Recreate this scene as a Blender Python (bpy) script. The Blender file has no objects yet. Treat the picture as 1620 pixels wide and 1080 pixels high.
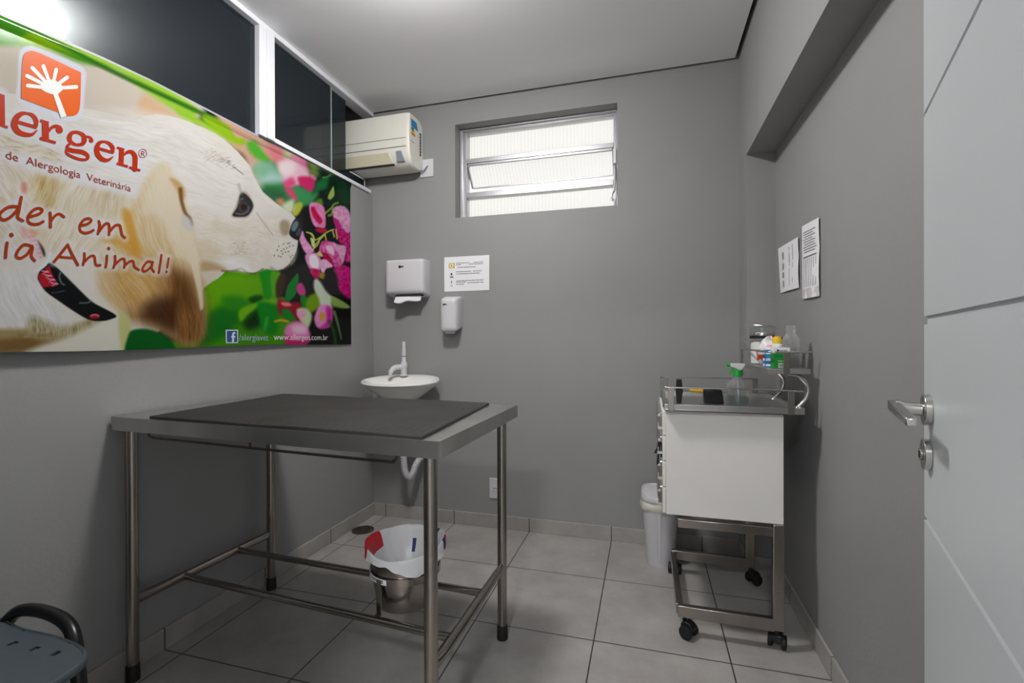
import bpy, bmesh, math, random
import numpy as np
from mathutils import Vector, Matrix

# ------------------------------------------------------------------ camera, world, exposure, lamps
SC = bpy.context.scene
COL = SC.collection
PI = math.pi
CAM = np.array([1.6933, -2.6978, 1.1161])
FPX = 751.63
YAW, PITCH, ROLL = 0.2768, -0.0024, -0.0034

def cam_axes():
    f = np.array([-math.sin(YAW)*math.cos(PITCH), math.cos(YAW)*math.cos(PITCH), math.sin(PITCH)])
    r = np.cross(f, [0, 0, 1]); r /= np.linalg.norm(r); u = np.cross(r, f)
    return (math.cos(ROLL)*r+math.sin(ROLL)*u, -math.sin(ROLL)*r+math.cos(ROLL)*u, f)
RX, RY, RF = cam_axes()
cd = bpy.data.cameras.new('camera')
cd.sensor_width = 36.0
cd.lens = FPX/1620*36
cd.clip_start = 0.02
cam = bpy.data.objects.new('camera', cd)
COL.objects.link(cam)
m = Matrix.Identity(4)
for i in range(3):
    m[i][0], m[i][1], m[i][2], m[i][3] = RX[i], RY[i], -RF[i], CAM[i]
cam.matrix_world = m
SC.camera = cam

world = bpy.data.worlds.new('daylight')
SC.world = world
world.use_nodes = True
bgn = world.node_tree.nodes['Background']
bgn.inputs[0].default_value = (1.0, 0.99, 0.975, 1)
bgn.inputs[1].default_value = .86

SC.view_settings.view_transform = 'Standard'
SC.view_settings.look = 'None'
SC.view_settings.gamma = 1.0
SC.view_settings.exposure = 0.48
SC.view_settings.use_curve_mapping = False

LAMP_STRENGTH = 106.0      # radiance of the ceiling lamp's dome
HALL_POWER = 30.0
def area_light(name, loc, size, power, color):
    ld = bpy.data.lights.new(name, 'AREA')
    ld.shape = 'DISK'; ld.size = size; ld.energy = power; ld.color = color
    o = bpy.data.objects.new(name, ld)
    o.location = loc
    COL.objects.link(o)
    return o

# ------------------------------------------------------------------ helpers
def tag(o, label=None, cat=None, group=None, kind=None):
    if label: o['label'] = label
    if cat: o['category'] = cat
    if group: o['group'] = group
    if kind: o['kind'] = kind
    return o

def thing(name, loc, label, cat, group=None):
    o = bpy.data.objects.new(name, None)
    o.empty_display_size = 0.05
    o.location = loc
    COL.objects.link(o)
    return tag(o, label, cat, group)

def V3(p): return Vector((float(p[0]), float(p[1]), float(p[2])))

class MB:
    def __init__(s): s.v = []; s.f = []; s.mi = []
    def add(s, vs, fs, mi=0):
        n = len(s.v); s.v += [tuple(map(float, p)) for p in vs]
        s.f += [tuple(i+n for i in f) for f in fs]; s.mi += [mi]*len(fs)
        return s
    def box(s, a, b, mi=0):
        x0, y0, z0 = a; x1, y1, z1 = b
        return s.add([(x0,y0,z0),(x1,y0,z0),(x1,y1,z0),(x0,y1,z0),(x0,y0,z1),(x1,y0,z1),(x1,y1,z1),(x0,y1,z1)],
              [(0,3,2,1),(4,5,6,7),(0,1,5,4),(1,2,6,5),(2,3,7,6),(3,0,4,7)], mi)
    def hexa(s, bot, top, mi=0):       # two loops of n points each
        n = len(bot)
        return s.add(list(bot)+list(top), [tuple(range(n-1,-1,-1)), tuple(range(n,2*n))] +
              [(i,(i+1)%n,n+(i+1)%n,n+i) for i in range(n)], mi)
    def bar(s, p, q, w, h, up=(0,0,1), mi=0):
        p, q = V3(p), V3(q); d = (q-p).normalized(); up = V3(up)
        r = d.cross(up).normalized(); u = r.cross(d)
        c = [(-w/2,-h/2),(w/2,-h/2),(w/2,h/2),(-w/2,h/2)]
        return s.add([p+r*a+u*b for a,b in c]+[q+r*a+u*b for a,b in c],
              [(3,2,1,0),(4,5,6,7),(0,1,5,4),(1,2,6,5),(2,3,7,6),(3,0,4,7)], mi)
    def tube(s, pts, r, seg=12, closed=False, cap=True, mi=0):
        P = [V3(p) for p in pts]; n = len(P)
        rad = r if isinstance(r, (list, tuple)) else [r]*n
        T = []
        for i in range(n):
            a = P[i-1] if (i or closed) else P[i]; b = P[(i+1)%n] if (i < n-1 or closed) else P[i]
            T.append((b-a).normalized())
        ref = Vector((0,0,1)) if abs(T[0].z) < .9 else Vector((1,0,0))
        N = T[0].cross(ref).normalized(); vs = []
        for i in range(n):
            if i: N = (N - T[i]*N.dot(T[i])).normalized()
            Bn = T[i].cross(N)
            vs += [P[i]+(N*math.cos(2*PI*k/seg)+Bn*math.sin(2*PI*k/seg))*rad[i] for k in range(seg)]
        fs = []
        for i in range(n if closed else n-1):
            j = (i+1)%n
            fs += [(i*seg+k, i*seg+(k+1)%seg, j*seg+(k+1)%seg, j*seg+k) for k in range(seg)]
        if cap and not closed:
            fs += [tuple(range(seg-1,-1,-1)), tuple((n-1)*seg+k for k in range(seg))]
        return s.add(vs, fs, mi)
    def lathe(s, prof, c=(0,0,0), seg=32, sx=1, sy=1, mi=0, axis='z'):
        vs = []; n = len(prof)
        for r, z in prof:
            for k in range(seg):
                a = 2*PI*k/seg; x, y = r*math.cos(a)*sx, r*math.sin(a)*sy
                if axis == 'z': p = (c[0]+x, c[1]+y, c[2]+z)
                elif axis == 'x': p = (c[0]+z, c[1]+x, c[2]+y)
                else: p = (c[0]+x, c[1]+z, c[2]-y) if False else (c[0]+y, c[1]+z, c[2]+x)
                vs.append(p)
        fs = [(i*seg+k, i*seg+(k+1)%seg, (i+1)*seg+(k+1)%seg, (i+1)*seg+k) for i in range(n-1) for k in range(seg)]
        if prof[0][0] > 1e-6: fs.append(tuple(range(seg-1,-1,-1)))
        if prof[-1][0] > 1e-6: fs.append(tuple((n-1)*seg+k for k in range(seg)))
        return s.add(vs, fs, mi)
    def loft(s, loops, cap=True, mi=0, wrap=True):
        n = len(loops[0]); vs = [p for l in loops for p in l]
        fs = []
        for i in range(len(loops)-1):
            for k in range(n if wrap else n-1):
                fs.append((i*n+k, i*n+(k+1)%n, (i+1)*n+(k+1)%n, (i+1)*n+k))
        if cap: fs += [tuple(range(n-1,-1,-1)), tuple((len(loops)-1)*n+k for k in range(n))]
        return s.add(vs, fs, mi)
    def build(s, name, mat, parent=None, smooth=False, bevel=0, seg=2, origin=None, angle=40):
        V = np.array(s.v)
        if parent is not None: o0 = np.array(parent['_w']) if '_w' in parent else np.array(parent.location)
        elif origin is not None: o0 = np.array(origin, float)
        else:
            lo, hi = V.min(0), V.max(0); o0 = np.array([(lo[0]+hi[0])/2, (lo[1]+hi[1])/2, lo[2]])
        me = bpy.data.meshes.new(name)
        me.from_pydata([tuple(p) for p in V-o0], [], s.f)
        mats = mat if isinstance(mat, (list, tuple)) else [mat]
        for mm in mats: me.materials.append(mm)
        if len(mats) > 1: me.polygons.foreach_set('material_index', s.mi)
        bm = bmesh.new(); bm.from_mesh(me)
        bmesh.ops.remove_doubles(bm, verts=bm.verts, dist=1e-6)
        bmesh.ops.recalc_face_normals(bm, faces=bm.faces)
        bm.to_mesh(me); bm.free()
        o = bpy.data.objects.new(name, me); COL.objects.link(o)
        if parent is not None: o.parent = parent; WORLD[o.name] = o0
        else: o.location = o0; WORLD[o.name] = o0
        if bevel:
            b = o.modifiers.new('bevel', 'BEVEL'); b.width = bevel; b.segments = seg; b.limit_method = 'ANGLE'
            b.angle_limit = math.radians(35)
            smooth = True
        if smooth:
            for p in me.polygons: p.use_smooth = True
            try: me.set_sharp_from_angle(angle=math.radians(angle))
            except Exception: pass
        return o
WORLD = {}
_ob = MB.build
def _build(s, name, mat, parent=None, **k):       # children keep world coordinates through nested parents
    if parent is not None and parent.name in WORLD:
        parent2 = parent
        k['origin'] = None
        V0 = WORLD[parent.name]
        s2 = MB(); s2.v = [(p[0]-V0[0], p[1]-V0[1], p[2]-V0[2]) for p in s.v]; s2.f = s.f; s2.mi = s.mi
        o = _ob(s2, name, mat, None, **{**k, 'origin': (0,0,0)})
        o.parent = parent2; o.location = (0,0,0)
        WORLD[o.name] = V0
        return o
    return _ob(s, name, mat, parent, **k)
MB.build = _build

def crom(pts, n=6, closed=False):
    P = [np.array(p, float) for p in pts]; N = len(P); out = []
    for i in range(N if closed else N-1):
        p1, p2 = P[i], P[(i+1)%N]
        p0 = P[i-1] if (i or closed) else 2*p1-p2
        p3 = P[(i+2)%N] if (i+2 < N or closed) else 2*p2-p1
        for k in range(n):
            t = k/n
            out.append(.5*((2*p1)+(-p0+p2)*t+(2*p0-5*p1+4*p2-p3)*t*t+(-p0+3*p1-3*p2+p3)*t**3))
    if not closed: out.append(P[-1])
    return out

def rrect(cx, cy, w, h, r, n=5):
    pts = []
    for sx, sy, a0 in ((1,1,0),(-1,1,90),(-1,-1,180),(1,-1,270)):
        for k in range(n+1):
            a = math.radians(a0+90*k/n)
            pts.append((cx+sx*(w/2-r)+r*math.cos(a), cy+sy*(h/2-r)+r*math.sin(a)))
    return pts

# ------------------------------------------------------------------ materials
def srgb(c):
    c = np.asarray(c, float)/255.
    return np.where(c <= .04045, c/12.92, ((c+.055)/1.055)**2.4)
def mat(name, rgb, rough=.5, metal=0, spec=.5, var=0, vscale=8, bump=0, bscale=60, trans=0, ior=1.45, alpha=1, coat=0, aniso=None):
    m = bpy.data.materials.new(name); m.use_nodes = True
    nt = m.node_tree; b = nt.nodes['Principled BSDF']
    c = tuple(srgb(rgb))+(1,)
    b.inputs['Base Color'].default_value = c
    b.inputs['Roughness'].default_value = rough; b.inputs['Metallic'].default_value = metal
    b.inputs['Specular IOR Level'].default_value = spec
    b.inputs['Transmission Weight'].default_value = trans; b.inputs['IOR'].default_value = ior
    b.inputs['Alpha'].default_value = alpha; b.inputs['Coat Weight'].default_value = coat
    tc = nt.nodes.new('ShaderNodeTexCoord')
    if var:
        n = nt.nodes.new('ShaderNodeTexNoise'); n.inputs['Scale'].default_value = vscale; n.inputs['Detail'].default_value = 6
        nt.links.new(tc.outputs['Object'], n.inputs['Vector'])
        r = nt.nodes.new('ShaderNodeValToRGB')
        r.color_ramp.elements[0].position = .3; r.color_ramp.elements[1].position = .7
        r.color_ramp.elements[0].color = tuple(x*(1-var) for x in c[:3])+(1,)
        r.color_ramp.elements[1].color = tuple(min(1, x*(1+var)) for x in c[:3])+(1,)
        nt.links.new(n.outputs['Fac'], r.inputs['Fac']); nt.links.new(r.outputs['Color'], b.inputs['Base Color'])
    if bump:
        n2 = nt.nodes.new('ShaderNodeTexNoise'); n2.inputs['Scale'].default_value = bscale; n2.inputs['Detail'].default_value = 4
        if aniso:
            mp = nt.nodes.new('ShaderNodeMapping'); mp.inputs['Scale'].default_value = aniso
            nt.links.new(tc.outputs['Object'], mp.inputs['Vector']); nt.links.new(mp.outputs['Vector'], n2.inputs['Vector'])
        else: nt.links.new(tc.outputs['Object'], n2.inputs['Vector'])
        bu = nt.nodes.new('ShaderNodeBump'); bu.inputs['Strength'].default_value = bump; bu.inputs['Distance'].default_value = .002
        nt.links.new(n2.outputs['Fac'], bu.inputs['Height']); nt.links.new(bu.outputs['Normal'], b.inputs['Normal'])
    return m

M = {}
M['wall'] = mat('grey_wall_paint', (147,147,147), .6, var=.03, vscale=3, bump=.25, bscale=90)
M['ceil'] = mat('ceiling_paint', (248,248,250), .8, var=.015, vscale=2, bump=.1)
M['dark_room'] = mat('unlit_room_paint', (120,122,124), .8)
M['white_alu'] = mat('white_painted_aluminium', (225,226,232), .35, bump=.03)
M['rail'] = mat('grey_rail_aluminium', (150,151,155), .4)
M['alu'] = mat('natural_aluminium', (196,196,200), .35, metal=.8, bump=.05)
M['steel'] = mat('brushed_stainless_steel', (160,154,148), .22, metal=1, bump=.12, bscale=30, aniso=(1,1,14), var=.06, vscale=9)
M['steel_top'] = mat('sheet_stainless_steel', (188,186,184), .34, metal=1, bump=.1, bscale=16, aniso=(3,20,20), var=.12, vscale=7)
M['chrome'] = mat('satin_chrome', (205,203,200), .2, metal=1)
M['rubber'] = mat('black_rubber', (22,22,23), .6, bump=.1)
M['mat_rubber'] = mat('ribbed_dark_rubber', (60,58,57), .62, var=.22, vscale=5, bump=.2, bscale=150)
M['plastic_w'] = mat('white_plastic', (209,208,212), .35, bump=.03)
M['ceramic'] = mat('white_glazed_ceramic', (236,235,232), .12, spec=.6, bump=.02)
M['plastic_g'] = mat('grey_chair_plastic', (68,77,82), .45, var=.05, vscale=12, bump=.2, bscale=140)  # grey set darker, standing in for the dim light in the near corner
M['plastic_k'] = mat('black_plastic', (20,20,22), .3, bump=.05)
M['laminate'] = mat('white_laminate', (232,229,225), .45, var=.02, vscale=5)
M['door'] = mat('door_enamel', (198,202,205), .38, var=.012, vscale=4, bump=.06, bscale=35)
M['paper'] = mat('white_paper', (238,238,242), .8, bump=.15, bscale=25)
M['print'] = mat('grey_print_ink', (120,120,126), .8)
M['print_k'] = mat('dark_print_ink', (40,42,46), .7)
M['yellow'] = mat('yellow_ink', (222,190,40), .7)
M['ac'] = mat('ivory_plastic', (228,227,216), .38, bump=.02)
M['ac_vane'] = mat('yellowed_plastic', (216,210,184), .4)
M['ac_grey'] = mat('blue_grey_display', (140,144,160), .3)
M['blue'] = mat('blue_label', (40,130,190), .5)
M['navy'] = mat('navy_ink', (40,50,110), .5)
M['green'] = mat('green_plastic', (30,160,60), .4)
M['greenbox'] = mat('green_card', (20,140,50), .55)
M['orange'] = mat('orange_ink', (198,82,0), .35, spec=.15)
M['redtxt'] = mat('brick_red_ink', (156,38,0), .35, spec=.15)
M['scripttxt'] = mat('rust_script_ink', (138,48,10), .35, spec=.15)
M['red'] = mat('red_print', (200,36,44), .5)
M['whiteink'] = mat('white_ink', (206,206,204), .45)
M['greyink'] = mat('pale_blue_grey_ink', (150,164,178), .45)
M['fbblue'] = mat('blue_badge_ink', (30,72,132), .45)
M['drain'] = mat('weathered_brass_grate', (78,66,54), .5, metal=.5, var=.3, vscale=60)
M['clear'] = mat('translucent_plastic', (220,226,230), .18, trans=.9, ior=1.3)
M['liquid'] = mat('clear_jar_glass', (225,230,230), .05, trans=.95, ior=1.2)
M['cotton'] = mat('white_cotton', (240,238,234), .9, bump=.6, bscale=80)
M['bag'] = mat('thin_white_bag_film', (226,226,228), .35, bump=.3, bscale=40)
M['redbox'] = mat('dark_red_card', (120,26,30), .5)
M['ymust'] = mat('mustard_plastic', (205,165,30), .5)
M['cable'] = mat('grey_cable', (130,130,136), .5)
M['shadowgap'] = mat('recess_paint', (90,90,92), .8)

TG = .0023
def tile_mat(name, ox, oy, T=.47, axis=None):
    """porcelain tile: mottled warm grey with thin dark grout, 47 cm grid in world metres"""
    m = bpy.data.materials.new(name); m.use_nodes = True; nt = m.node_tree; b = nt.nodes['Principled BSDF']
    N, L = nt.nodes, nt.links
    geo = N.new('ShaderNodeNewGeometry'); sep = N.new('ShaderNodeSeparateXYZ'); L.new(geo.outputs['Position'], sep.inputs[0])
    def math_(op, a, bb=None):
        n = N.new('ShaderNodeMath'); n.operation = op
        for i, q in enumerate((a, bb)):
            if q is None: continue
            if isinstance(q, (int, float)): n.inputs[i].default_value = q
            else: L.new(q, n.inputs[i])
        return n.outputs[0]
    def line(sock, off):
        t = math_('DIVIDE', math_('SUBTRACT', sock, off), T)
        fr = math_('FRACT', math_('ADD', t, 100.5))
        d = math_('ABSOLUTE', math_('SUBTRACT', fr, .5))
        return math_('LESS_THAN', d, TG/T)
    ls = []
    if axis in (None, 'x'): ls.append(line(sep.outputs[0], ox))
    if axis in (None, 'y'): ls.append(line(sep.outputs[1], oy))
    g = ls[0] if len(ls) == 1 else math_('MAXIMUM', ls[0], ls[1])
    n1 = N.new('ShaderNodeTexNoise'); n1.inputs['Scale'].default_value = 5; n1.inputs['Detail'].default_value = 8; n1.inputs['Roughness'].default_value = .65
    L.new(geo.outputs['Position'], n1.inputs['Vector'])
    r = N.new('ShaderNodeValToRGB'); r.color_ramp.elements[0].position = .32; r.color_ramp.elements[1].position = .7
    r.color_ramp.elements[0].color = tuple(srgb((150,146,142)))+(1,); r.color_ramp.elements[1].color = tuple(srgb((173,170,166)))+(1,)
    L.new(n1.outputs['Fac'], r.inputs['Fac'])
    mx = N.new('ShaderNodeMixRGB'); mx.inputs[2].default_value = tuple(srgb((48,44,42)))+(1,)
    L.new(g, mx.inputs[0]); L.new(r.outputs['Color'], mx.inputs[1]); L.new(mx.outputs[0], b.inputs['Base Color'])
    b.inputs['Roughness'].default_value = .34
    bu = N.new('ShaderNodeBump'); bu.inputs['Strength'].default_value = .3; bu.inputs['Distance'].default_value = .001; bu.invert = True
    L.new(g, bu.inputs['Height']); L.new(bu.outputs['Normal'], b.inputs['Normal'])
    return m
TX, TY = .09, -.4501
M['tile'] = tile_mat('grey_porcelain_floor_tile', TX, TY)
M['base_x'] = tile_mat('grey_porcelain_skirting_back', TX, TY, axis='x')
M['base_y'] = tile_mat('grey_porcelain_skirting_side', TX, TY, axis='y')

def glass_mat(name, tint, fres_boost=1.0, haze=None):
    m = bpy.data.materials.new(name); m.use_nodes = True; nt = m.node_tree; N, L = nt.nodes, nt.links
    N.remove(N['Principled BSDF']); out = N['Material Output']
    tr = N.new('ShaderNodeBsdfTransparent'); tr.inputs[0].default_value = tuple(tint)+(1,)
    gl = N.new('ShaderNodeBsdfGlossy'); gl.inputs['Roughness'].default_value = .03
    fr = N.new('ShaderNodeLayerWeight'); fr.inputs[0].default_value = .5          # symmetric Schlick curve: 4 % head-on
    p5 = N.new('ShaderNodeMath'); p5.operation = 'POWER'; p5.inputs[1].default_value = 5; L.new(fr.outputs['Facing'], p5.inputs[0])
    ma = N.new('ShaderNodeMath'); ma.operation = 'MULTIPLY_ADD'; ma.inputs[1].default_value = .9; ma.inputs[2].default_value = .045; L.new(p5.outputs[0], ma.inputs[0])
    mx = N.new('ShaderNodeMixShader'); L.new(ma.outputs[0], mx.inputs[0]); L.new(tr.outputs[0], mx.inputs[1]); L.new(gl.outputs[0], mx.inputs[2])
    last = mx
    if haze:
        tl = N.new('ShaderNodeBsdfTranslucent'); tl.inputs[0].default_value = (.92,.92,.91,1)
        m2 = N.new('ShaderNodeMixShader'); m2.inputs[0].default_value = haze
        L.new(mx.outputs[0], m2.inputs[1]); L.new(tl.outputs[0], m2.inputs[2]); last = m2
    L.new(last.outputs[0], out.inputs[0])
    return m
M['smoke'] = glass_mat('smoked_partition_glass', (.38,.43,.43))
nt = M['smoke'].node_tree; N, L = nt.nodes, nt.links       # dusty dark film: a little diffuse slate and a soft gloss lobe
mx0 = [n for n in N if n.type == 'MIX_SHADER'][0]
df = N.new('ShaderNodeBsdfDiffuse'); df.inputs[0].default_value = tuple(srgb((38,47,56)))+(1,)
g2 = N.new('ShaderNodeBsdfGlossy'); g2.inputs['Roughness'].default_value = .23; g2.inputs[0].default_value = (.8,.85,.87,1)
m1 = N.new('ShaderNodeMixShader'); m1.inputs[0].default_value = .11; L.new(df.outputs[0], m1.inputs[1]); L.new(g2.outputs[0], m1.inputs[2])
m2 = N.new('ShaderNodeMixShader'); m2.inputs[0].default_value = .38; L.new(mx0.outputs[0], m2.inputs[1]); L.new(m1.outputs[0], m2.inputs[2])
L.new(m2.outputs[0], N['Material Output'].inputs[0])
M['ribglass'] = glass_mat('ribbed_window_glass', (.96,.96,.95), haze=.16)
nt = M['ribglass'].node_tree; lw = nt.nodes.new('ShaderNodeLayerWeight'); lw.inputs[0].default_value = .35
cr = nt.nodes.new('ShaderNodeValToRGB'); cr.color_ramp.elements[0].color = (.98,.98,.97,1); cr.color_ramp.elements[1].color = (.46,.46,.45,1)
cr.color_ramp.elements[0].position = .25; cr.color_ramp.elements[1].position = .95
nt.links.new(lw.outputs['Facing'], cr.inputs['Fac']); nt.links.new(cr.outputs['Color'], [n for n in nt.nodes if n.type == 'BSDF_TRANSPARENT'][0].inputs[0])
M['liquid'] = glass_mat('clear_jar_glass', (.93,.95,.95))
M['clear'] = glass_mat('translucent_plastic', (.90,.93,.94), haze=.30)
M['milky'] = glass_mat('milky_plastic', (.90,.92,.93), haze=.62)
m = bpy.data.materials.new('lamp_diffuser'); m.use_nodes = True
e = m.node_tree.nodes.new('ShaderNodeEmission'); e.inputs[0].default_value = (1,.98,.955,1); e.inputs[1].default_value = LAMP_STRENGTH
m.node_tree.links.new(e.outputs[0], m.node_tree.nodes['Material Output'].inputs[0]); M['diffuser'] = m
m = m.copy(); m.name = 'corridor_lamp_diffuser'; [n for n in m.node_tree.nodes if n.type == 'EMISSION'][0].inputs[1].default_value = 4; M['diffuser_hall'] = m

# ------------------------------------------------------------------ room shell
XR, XW, ZB = 2.155, 2.281, 2.004        # beam face, recessed wall, beam underside
H = 2.57; HT = 2.64; YF = -2.56
def struct(o): o['kind'] = 'structure'; return o
# floor of room, corridor and neighbouring room
struct(MB().box((-2.3,-5.2,-.08),(3.2,.20,0)).build('floor', M['tile']))
# ceilings (plasterboard with a shadow gap along the back and right walls) and slab
struct(MB().box((-.02,YF,H),(XR-.02,-.02,H+.02)).build('ceiling', M['ceil']))
struct(MB().box((-2.3,-5.2,HT),(3.2,.20,HT+.1)).build('ceiling_slab', M['shadowgap']))
# back wall with window hole
WX0, WX1, WZ0, WZ1 = .570, 1.538, 1.864, 2.432
b = MB()
b.box((-2.3,0,0),(WX0,.20,HT)).box((WX1,0,0),(3.2,.20,HT)).box((WX0,0,0),(WX1,.20,WZ0)).box((WX0,0,WZ1),(WX1,.20,HT))
struct(b.build('wall_back', M['wall']))
# left wall under the glass
struct(MB().box((-.12,YF-.15,0),(0,0,1.955)).box((-.12,-.94,1.955),(0,0,2.05)).build('wall_left', M['wall']))
# right wall: recessed plane, pilaster and beam
b = MB()
b.box((XW,YF-.15,0),(XW+.12,0,HT)).box((XR,-.19,0),(XW,0,HT)).box((XR,YF,ZB),(XW,-.19,HT))
struct(b.build('wall_right', M['wall']))
# front wall with doorway (behind the camera), corridor and neighbouring room
DX0, DX1, DZ = 1.06, 1.905, 2.12
b = MB(); y0, y1 = YF-.15, YF
b.box((-.12,y0,0),(DX0,y1,HT)).box((DX1,y0,0),(XW+.12,y1,HT)).box((DX0,y0,DZ),(DX1,y1,HT))
struct(b.build('wall_front', M['wall']))
b = MB(); b.box((.2,-5.2,0),(.3,y0,HT)).box((3.0,-5.2,0),(3.1,y0,HT)).box((.2,-5.3,0),(3.1,-5.2,HT)).box((2.4,y0-.02,0),(3.1,y0+.08,HT))
struct(b.build('wall_corridor', M['ceil']))
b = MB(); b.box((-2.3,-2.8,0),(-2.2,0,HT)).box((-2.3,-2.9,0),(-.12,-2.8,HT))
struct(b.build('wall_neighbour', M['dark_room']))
# skirting tiles
struct(MB().box((0,-.011,0),(XR,0,.078)).build('baseboard_back', M['base_x'], bevel=.002))
struct(MB().box((0,YF,0),(.011,-.011,.078)).build('baseboard_left', M['base_y'], bevel=.002))
struct(MB().box((XW-.011,YF,0),(XW,-.19,.078)).box((XR-.011,-.19,0),(XR,-.011,.078)).box((XR-.011,-.201,0),(XW-.011,-.19,.078)).build('baseboard_right', M['base_y'], bevel=.002))
# door frame trim around the doorway
b = MB(); b.box((DX0-.0,y0-.01,0),(DX0+.02,y1-.001,DZ)).box((DX1-.012,y0-.01,0),(DX1,y1-.001,DZ)).box((DX0+.02,y0-.01,DZ-.02),(DX1-.012,y1-.001,DZ))
struct(b.build('trim_1', M['white_alu']))

# ------------------------------------------------------------------ lamps
LX, LY = .90, -1.31
lt = thing('ceiling_lamp', (LX,LY,H), 'round white ceiling lamp, lit, seen mirrored in the smoked glass', 'lamp')
MB().lathe([(.137,0),(.139,-.006),(.134,-.016),(.125,-.018),(.125,0)], (LX,LY,H), 48).build('rim', M['white_alu'], lt, smooth=True)
MB().lathe([(.122,0),(.124,-.03),(.122,-.060),(.104,-.085),(.06,-.099),(0,-.103)], (LX,LY,H), 48).build('diffuser', M['diffuser'], lt, smooth=True)
lt2 = thing('corridor_lamp', (1.5,-4.0,2.52), 'round white ceiling lamp in the corridor outside the door', 'lamp')
MB().lathe([(.17,.12),(.17,.0),(.15,-.006),(0,-.01)], (1.5,-4.0,2.52), 32).build('diffuser', M['diffuser_hall'], lt2, smooth=True)
l = area_light('corridor_lamp_light', (0,0,-.02), .30, HALL_POWER, (.96,.98,1)); l.parent = lt2
struct(MB().box((.3,-5.2,2.62),(3.0,y0,2.64)).build('ceiling_corridor', M['ceil']))

# ------------------------------------------------------------------ window_1
wn = thing('window_1', ((WX0+WX1)/2,.07,WZ0), 'aluminium window with three ribbed panes high on the back wall', 'window')
wn['kind'] = 'structure'
F0, F1 = .095, .145
b = MB(); fx0, fx1, fz0, fz1 = WX0+.001, WX1-.001, WZ0+.001, WZ1-.001
b.box((fx0,F0,fz0),(fx0+.037,F1,fz1)).box((fx1-.026,F0,fz0),(fx1,F1,fz1)).box((fx0+.037,F0,fz1-.024),(fx1-.026,F1,fz1)).box((fx0+.037,F0,fz0),(fx1-.026,F1,fz0+.016))
b.box((fx0,F0-.02,fz0),(fx0+.016,F0,fz1)).box((fx1-.010,F0-.02,fz0),(fx1,F0,fz1)).box((fx0+.016,F0-.02,fz1-.010),(fx1-.010,F0,fz1))
b.build('window_frame', M['alu'], wn, bevel=.002)
gx0, gx1 = fx0+.037, fx1-.026
MB().box((gx0,F0-.006,2.222),(gx1,F1,2.250)).build('transom', M['alu'], wn, bevel=.002)
MB().box((gx0,F0-.006,2.006),(gx1,F1,2.040)).build('transom', M['alu'], wn, bevel=.002)
def ribpane(x0, x1, pbot, ptop, n=42):
    """corrugated glass between two edges given as (y, z)"""
    vs = []; k = n*12
    (yb, zb), (yt, zt) = pbot, ptop
    L = math.hypot(yt-yb, zt-zb); ny, nz = (zt-zb)/L, -(yt-yb)/L
    for i in range(k+1):
        x = x0+(x1-x0)*i/k; d = .0038*math.cos(2*PI*i/12.0)
        vs += [(x, yb+ny*d, zb+nz*d), (x, yt+ny*d, zt+nz*d)]
    b = MB(); b.add(vs, [(2*i,2*i+2,2*i+3,2*i+1) for i in range(k)])
    b.add([(x0,yb+.005,zb),(x1,yb+.005,zb),(x1,yt+.005,zt),(x0,yt+.005,zt)], [(0,1,2,3)])
    return b
ribpane(gx0-.004, gx1+.004, (.118,2.246), (.118,fz1-.020)).build('upper_pane', M['ribglass'], wn, smooth=True, angle=80)
ribpane(gx0-.004, gx1+.004, (.118,fz0+.012), (.118,2.010)).build('lower_pane', M['ribglass'], wn, smooth=True, angle=80)
sash = MB(); tb, tt = (.195,2.098), (.102,2.216)
for px in (gx0+.004, gx1-.004):
    sash.bar((px,tb[0],tb[1]), (px,tt[0],tt[1]), .010, .016, up=(0,1,0))
sash.bar((gx0+.009,tb[0],tb[1]), (gx1-.009,tb[0],tb[1]), .012, .008).bar((gx0+.009,tt[0],tt[1]), (gx1-.009,tt[0],tt[1]), .014, .014)
sh = sash.build('tilting_sash', M['alu'], wn, bevel=.0015)
ribpane(gx0+.008, gx1-.008, tb, tt).build('middle_pane', M['ribglass'], sh, smooth=True, angle=80)
b = MB(); lx = fx1-.018
b.box((lx-.008,.060,2.12),(lx+.008,.094,2.205)).tube([(lx,.075,2.13),(lx+.004,.06,2.09),(lx+.004,.05,2.02),(lx,.045,1.96)], .005, 8)
b.tube([(lx,.045,1.96),(lx-.014,.043,1.945),(lx-.018,.043,1.92),(lx-.008,.043,1.905)], .007, 8)
b.build('latch_lever', M['alu'], wn, smooth=True)
# neighbouring building seen through the panes
nb = MB().box((-3.5,2.6,-.5),(5.5,2.9,2.55)); struct(nb.build('wall_outside', mat('weathered_cream_render', (250,247,240), .8, var=.08, vscale=3)))
struct(MB().box((-1.0,.20,2.62),(3.2,.60,2.70)).build('trim_2', M['ceil']))

# ------------------------------------------------------------------ glazed partition above the left wall
gp = thing('window_2', (-.03,-1.3,2.0), 'smoked glass partition with white frame above the banner', 'glass partition')
gp['kind'] = 'structure'
def ztop(y): return np.interp(np.asarray(y, float), [-2.5,-1.84,-1.60,-1.42,-.90,-.25], [1.965,2.001,2.024,2.034,2.037,2.052])
b = MB(); b.loft([[(-.06,y,1.96),(.004,y,1.96),(.004,y,float(ztop(y))+.011),(-.06,y,float(ztop(y))+.011)] for y in list(np.linspace(YF,-.94,24))])
b.build('bottom_rail', M['rail'], gp)
MB().box((-.06,-.94,2.0515),(.012,-.036,2.0725)).build('bottom_rail', M['white_alu'], gp, bevel=.002)
MB().box((-.06,YF,2.545),(.016,-.012,H)).build('top_rail', M['white_alu'], gp, bevel=.002)
b = MB(); b.box((-.06,-.942,2.05),(.015,-.90,2.55)).box((-.06,-.90,2.05),(.020,-.855,2.55))
b.build('post', M['white_alu'], gp, bevel=.003)
MB().box((-.02,YF,1.97),(-.012,-.942,2.55)).build('fixed_pane', M['smoke'], gp)
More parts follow.
